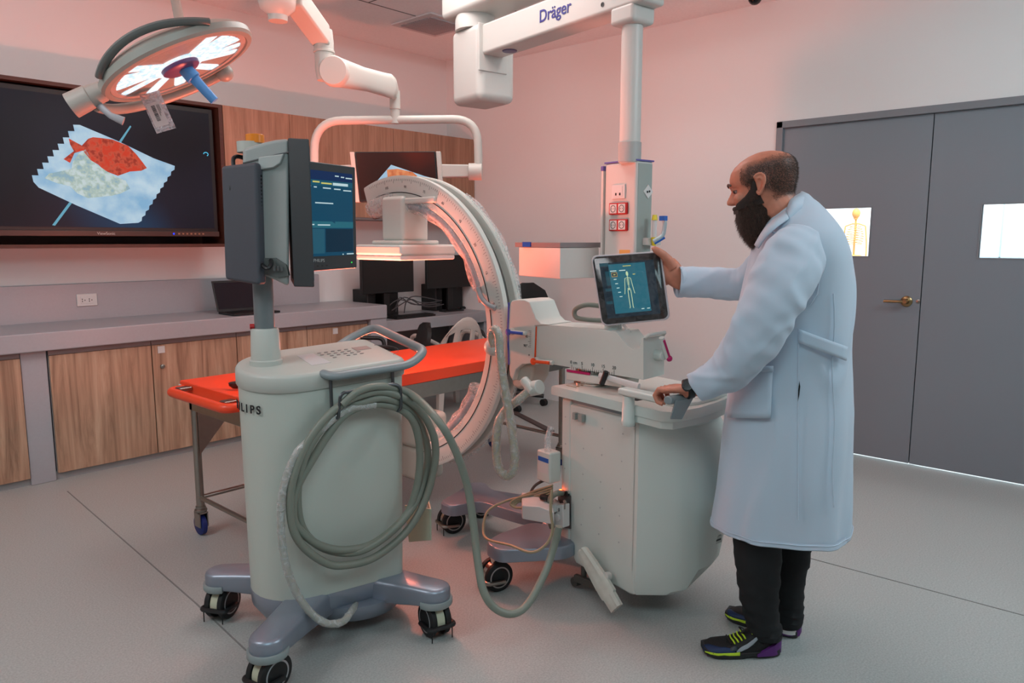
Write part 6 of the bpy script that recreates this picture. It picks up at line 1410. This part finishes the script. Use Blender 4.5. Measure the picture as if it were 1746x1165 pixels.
def grid4(a, b_, c, d, n=8, m_=8):
    g_ = []
    for j in range(m_+1):
        v = j/m_; l_ = (a[0]*(1-v)+d[0]*v, a[1]*(1-v)+d[1]*v); r_ = (b_[0]*(1-v)+c[0]*v, b_[1]*(1-v)+c[1]*v)
        g_.append([(l_[0]*(1-i_/n)+r_[0]*i_/n, l_[1]*(1-i_/n)+r_[1]*i_/n) for i_ in range(n+1)])
    return g_
g_ = grid4((1258, 626), (1320, 625), (1316, 712), (1247, 712)); patch(g_, 'pocket', M_coat, co, .006)
patch(grid4((1258, 624), (1321, 623), (1321, 633), (1257, 634), 8, 2), 'pocket_hem', M_coat, co, .009)
patch(grid4((1361, 560), (1436, 590), (1434, 614), (1360, 583), 10, 4), 'back_belt', M_coat, co, .010)
b = MB(); p = M(1440, 600, .0); bt = [M(1434, 588, .05), M(1447, 585, .02), M(1454, 597, .0), M(1444, 613, .0), M(1433, 613, .02)]; b.prism(bt, PR*.012); b.build('belt_tab', M_coat, co, bev=.003)
b = MB(); b.tube([oc_(1361+.0*k-(k/14)*1.5, 560+k*25, .0012) for k in range(14)], .0016, 6); b.build('side_seam', M_coat, co)
b = MB(); b.prism([oc_(1362, 648, .004), oc_(1363.5, 658, .004), oc_(1362, 672, .004), oc_(1359.5, 684, .004), oc_(1360, 664, .004)], -PR*.001); b.build('side_slit', M_trs, co)
b = MB(); b.tube([oc_(x, y, .001) for x, y in ((1320, 396), (1345, 404), (1370, 420), (1388, 442), (1396, 470), (1392, 500), (1380, 520))], .0024, 6); b.build('armhole_seam', M_coat, co)
for (x0, x1, yy) in ((1420, 1414, 0),):
    b = MB(); b.tube([oc_(1418+2*math.sin(k), 500+k*28, .001) for k in range(14)], .002, 6); b.build('back_seam', M_coat, co)
b = MB(); b.tube([cpt(885, 2*math.pi*k/64, .001) for k in range(65)], .0016, 6); b.build('hem_seam', M_coat, co)
# collar and lapel
b = MB(); rows = []
for j, (off, dz) in enumerate(((.004, .0), (.016, .006), (.024, -.002), (.030, -.030))):
    pass
cl = [((1383, 338), (1366, 326), 0.0), ((1362, 346), (1347, 338), -.075), ((1347, 362), (1341, 345), -.095), ((1340, 378), (1333, 366), -.10), ((1330, 386), (1322, 378), -.10)]
rowA = [M(a[0], a[1], d_-.03) for a, c, d_ in cl]; rowB = [M(c[0], c[1], d_+.0) for a, c, d_ in cl]
b.loft([rowA, [mix(p, q, .5)-PR*.006 for p, q in zip(rowA, rowB)], rowB], cap=False, closed=False); 
cA = [M(1384, 338, .07), M(1390, 342, -.03), M(1378, 349, -.09), M(1360, 360, -.125), M(1345, 374, -.14)]
cB = [M(1366, 326, .06), M(1368, 327, -.02), M(1352, 336, -.07), M(1345, 345, -.09), M(1340, 360, -.10)]
b = MB(); b.loft([spline(cA, 4), [mix(p, q, .5)-PR*.008+UP*.004 for p, q in zip(spline(cA, 4), spline(cB, 4))], spline(cB, 4)], cap=False, closed=False); o = b.build('collar', M_coat, co, ang=80); s_ = o.modifiers.new('t', 'SOLIDIFY'); s_.thickness = .005
lA = [M(1345, 374, -.145), M(1325, 388, -.165), M(1308, 404, -.16), M(1294, 424, -.12)]; lB = [M(1340, 360, -.10), M(1320, 376, -.12), M(1303, 393, -.12), M(1288, 418, -.10)]
b = MB(); b.loft([spline(lA, 4), spline(lB, 4)], cap=False, closed=False); o = b.build('lapel', M_coat, co, ang=80); s_ = o.modifiers.new('t', 'SOLIDIFY'); s_.thickness = .005
# sleeves
def sleeve(path, rad, name, seed, fl=1.):
    random.seed(seed); sp = spline(path, 12); n = len(sp); rs = []
    for i_ in range(n):
        t = i_/(n-1)*(len(rad)-1); j = min(int(t), len(rad)-2); rs.append(rad[j]*(1-(t-j))+rad[j+1]*(t-j))
    T = [(sp[min(i_+1, n-1)]-sp[max(i_-1, 0)]).normalized() for i_ in range(n)]; rings = []
    nn = PR-T[0]*PR.dot(T[0]); nn.normalize()
    for i_ in range(n):
        nn = (nn-T[i_]*nn.dot(T[i_])).normalized(); bn = T[i_].cross(nn); tt = i_/(n-1)
        fold = lambda a: 1+.030*math.sin(2*a+i_*.55+seed)*math.sin(i_*.8+seed)+.020*math.sin(5*a+i_*.35)*tt
        rings.append([sp[i_]+(nn*math.cos(a)*fl+bn*math.sin(a))*rs[i_]*fold(a) for a in [2*math.pi*k/40 for k in range(40)]])
    last = rings[-1]; c = sp[-1]; rings.append([c+(p-c)*.90 for p in last]); rings.append([c+(p-c)*.88-T[-1]*.06 for p in last])
    b = MB(); b.loft(rings, cap=False); return b.build(name, M_coat, co, ang=80)
sl = sleeve([M(1365, 408, -.13), M(1348, 448, -.185), M(1316, 515, -.225), M(1283, 578, -.22), M(1240, 630, -.17), PD(1186, 661, 2.372)], [.075, .098, .096, .084, .073, .050], 'near_sleeve', 3)
sf = sleeve([M(1345, 415, .12), M(1315, 450, .22), M(1270, 482, .32), M(1215, 483, .37), PD(1156, 481, 2.88)], [.09, .078, .066, .061, .059], 'far_sleeve', 8)
b = MB(); c0_, c1_ = PD(1156, 481, 2.88), PD(1163, 481, 2.882); b.tube([c0_, c1_], [.0605, .0605], 28, cap=False); b.build('cuff_band', M_coat, co)
crumple(co, (6, 6, 1.7), .012, 3.1); crumple(sl, (6.5, 6.5, 8), .016, 7.7); crumple(sf, (8, 8, 8), .008, 1.7)
for o_ in (co, sl, sf): m_ = o_.modifiers.new('sub', 'SUBSURF'); m_.levels = 1; m_.render_levels = 1
# watch
b = MB(); wd = (wN-PD(1190, 660, 2.375)).normalized(); wc_ = PD(1174, 663, 2.372); b.lathe(wc_-wd*.009, wd, [(0, .030), (0, .033), (.018, .033), (.018, .030)], 24); wt = b.build('watch_strap', M_black, man, label='black wristwatch on the near wrist')
b = MB(); q = wc_-PR*.026+UP*.014; nn_ = (-PR+UP*.6).normalized(); b.lathe(q, nn_, [(0, .0195), (.006, .0195), (.009, .017), (.0092, .002)], 24); b.build('watch_face', mat('watch_dial', (.25, .26, .26), .2, metal=.6, noise=.5, nscale=200), wt)
# --- trousers
def leg(pts, seed):
    random.seed(seed); rings = []
    for i_, (x, y, r_, dd) in enumerate(pts):
        c = M(x, y, dd); rings.append([c+(PL_*math.cos(a)*r_*1.0+PR*math.sin(a)*r_)*(1+(.045*math.sin(2*a+i_*1.9+seed) if y > 940 else 0))+UP*.006*math.sin(a*1+i_*2.1) for a in [2*math.pi*k/28 for k in range(28)]])
    return rings
def dens(pts, k=4):
    out = []
    for i_ in range(len(pts)-1):
        for q in range(k): t = q/k; out.append(tuple(pts[i_][z_]*(1-t)+pts[i_+1][z_]*t for z_ in range(4)))
    return out+[pts[-1]]
b = MB(); b.loft(leg(dens([(1310, 760, .095, -.06), (1296, 860, .090, -.07), (1291, 925, .080, -.07), (1293, 975, .074, -.07), (1294, 1015, .066, -.07), (1297, 1045, .060, -.07), (1304, 1072, .058, -.07), (1306, 1085, .052, -.07)]), 1))
tr_ = b.build('trousers', M_trs, man, ang=80)
b = MB(); b.loft(leg(dens([(1360, 760, .090, .08), (1354, 860, .078, .07), (1354, 915, .064, .06), (1352, 950, .060, .06), (1346, 990, .053, .05), (1345, 1018, .052, .05), (1347, 1040, .047, .05), (1347, 1056, .046, .05), (1345, 1068, .040, .05)]), 2)); b.build('trouser_leg', M_trs, tr_, ang=80)
# --- shoes
M_shoe = mat('shoe_mesh', (.075, .075, .08), .7, bump=.3, bscale=260); M_shsole = mat('shoe_sole', (.13, .13, .135), .55)
M_shb = mat('shoe_blue', (.05, .16, .32), .6); M_shy = mat('shoe_lime', (.78, .90, .20), .5); M_shp = mat('shoe_purple', (.34, .12, .42), .6); M_shs = mat('shoe_silver', (.60, .63, .66), .45)
def shoe(heel, toe, flip, label, name='shoe'):
    d = (toe-heel); L_ = d.length; d.normalize(); s_ = Vector((-d.y, d.x, 0)); s_ = s_ if s_.dot(FWD) < 0 else -s_    # towards the camera
    O = lvl(heel, 0)
    W = lambda t: .034+.016*math.sin(min(1, t*1.15)*math.pi*.62)-(.030*((t-.82)/.18)**2 if t > .82 else 0)-(.012*((.08-t)/.08)**2 if t < .08 else 0)
    Ht = lambda t: (.095 if t < .30 else .095-.045*((t-.30)/.30) if t < .60 else .050-.008*((t-.60)/.25) if t < .85 else .042-.018*((t-.85)/.15))
    Zs = lambda t: .028-.004*t+(.010*((t-.85)/.15)**2 if t > .85 else 0)
    ts_ = [0, .02, .05, .1, .17, .24, .3, .37, .44, .5, .56, .62, .7, .78, .85, .9, .94, .97, .99]
    def sec(t, z0, z1, w_, k=12):
        out = []
        for i_ in range(k+1): a = math.pi*i_/k; c, q = math.cos(a), math.sin(a); out.append(O+d*(L_*t)+s_*(w_*math.copysign(abs(c)**.7, c))+UP*(z0+(z1-z0)*q**.75))
        return out
    b = MB(); b.loft([sec(t, .018, Ht(t), W(t)*.97) for t in ts_]); u_ = b.build(name, M_shoe, man, ang=60, label=label)
    b = MB(); b.loft([[O+d*(L_*t)+s_*x*(W(t)+.004)*(.9 if z == 'b' else 1)+UP*({'b': .002+(.010*((t-.8)/.2)**2 if t > .8 else 0)+(.006 if .35 < t < .5 else 0), 't': Zs(t)}[z]) for x, z in ((-1, 't'), (-1, 'b'), (-.3, 'b'), (.3, 'b'), (1, 'b'), (1, 't'))] for t in ts_]); b.build('sole', M_shsole, u_, bev=.003)
    def sp_(t, q, off=.0022):      # q: 0 at the sole, 1 at the top, camera side
        a = q*math.pi/2; w_ = W(t)*.97+off; z0, z1 = .018, Ht(t)+off; return O+d*(L_*t)+s_*(w_*math.cos(a)**.7)+UP*(z0+(z1-z0)*math.sin(a)**.75)
    def sp2(t, q, off=.0022):
        a = math.pi-q*math.pi/2; w_ = W(t)*.97+off; z0, z1 = .018, Ht(t)+off; return O+d*(L_*t)-s_*(w_*abs(math.cos(a))**.7)+UP*(z0+(z1-z0)*math.sin(a)**.75)
    def band(tq, name, m, th=.002):
        b = MB(); rows = [[sp_(t, q0+(q1-q0)*k/6, .0025) for k in range(7)] for t, q0, q1 in tq]; b.loft(rows, cap=False, closed=False); o = b.build(name, m, u_, ang=80); k_ = o.modifiers.new('t', 'SOLIDIFY'); k_.thickness = th; return o
    band([(.995, .0, .95), (.97, .05, .99), (.92, .10, .92), (.86, .12, .68), (.80, .12, .55), (.74, .12, .52), (.68, .12, .42), (.62, .12, .22)], 'toe_cap', M_shb)
    band([(.98, .02, .16), (.92, .0, .16), (.84, .0, .12), (.76, .02, .13), (.70, .0, .13), (.62, .0, .12), (.56, .0, .13)], 'lime_line', M_shy, .003)
    band([(.60, .14, .22), (.54, .14, .36), (.46, .20, .40), (.38, .30, .48), (.30, .44, .56), (.22, .58, .68), (.15, .70, .80), (.08, .84, .94)], 'side_stripe', M_shs)
    band([(.68, .24, .42), (.63, .22, .52), (.59, .22, .50)], 'logo_panel', mat('panel_slate', (.20, .23, .26), .5))
    b = MB(); rows = [[O+d*(L_*t)+s_*x*((W(max(t, .03))+.0075)*(.45 if t < 0 else .85 if t < .05 else 1))+UP*(z*(.8 if t < 0 else 1)) for x, z in ((1, .012), (1, .02+.045*(1-t/.33)), (.0, .02+.060*(1-t/.33)), (-1, .02+.045*(1-t/.33)), (-1, .012))] for t in (-.02, .03, .10, .18, .26, .33)]
    b.loft(rows, cap=True, closed=True); b.build('heel_counter', M_shp, u_, ang=60)
    b = MB(); b.loft([[O+d*(L_*t)+s_*x*(W(t)*.8)+UP*z for x, z in ((-1, .0015), (1, .0015), (1, .008), (-1, .008))] for t in (.55, .7, .85, .95)]); b.build('outsole', mat('outsole_plum', (.42, .14, .36), .5), u_)
    for k in range(5):
        t = .47+.045*k; b = MB(); b.tube(spline([sp_(t, .66, .004), sp_(t+.01, .85, .006), sp_(t+.02, 1.0, .006), sp2(t+.01, .85, .006)], 3), .0028, 6); b.build('lace', M_shy if k < 4 else M_black2, u_)
    b = MB(); b.tube(spline([sp_(.44, .98, .006), sp_(.47, .9, .02), sp_(.52, .9, .022), sp_(.47, .98, .008), sp2(.50, .9, .02), sp2(.45, .95, .01)], 4), .0026, 6); b.build('lace_bow', M_black2, u_)
    b = MB(); p = sp_(.36, .80, .006); b.tube([p+UP*.010, p, p-UP*.010+d*.004], .0026, 6); b.tube([p, p+d*.010-UP*.002], .0024, 6); b.build('ankle_mark', M_shy, u_)
    b = MB(); p = sp_(.28, .62, .005); b.tube(fillet([p+d*.010+UP*.007, p+d*.010-UP*.008, p-d*.008-UP*.006, p-d*.008+UP*.008], .003), .003, 6); b.build('lime_eyelet', M_shy, u_)
    return u_
shoe(PZ(1326, 1112), PZ(1196, 1113), 0, 'dark sport shoe on the near foot with lime laces')
shoe(PZ(1362, 1085), PZ(1238, 1050), 0, 'dark sport shoe on the far foot with purple heel')
b = MB(); b.tube([M(1345, 1052, .05), M(1343, 1075, .05)], .036, 16); b.build('sock', M_white, man)
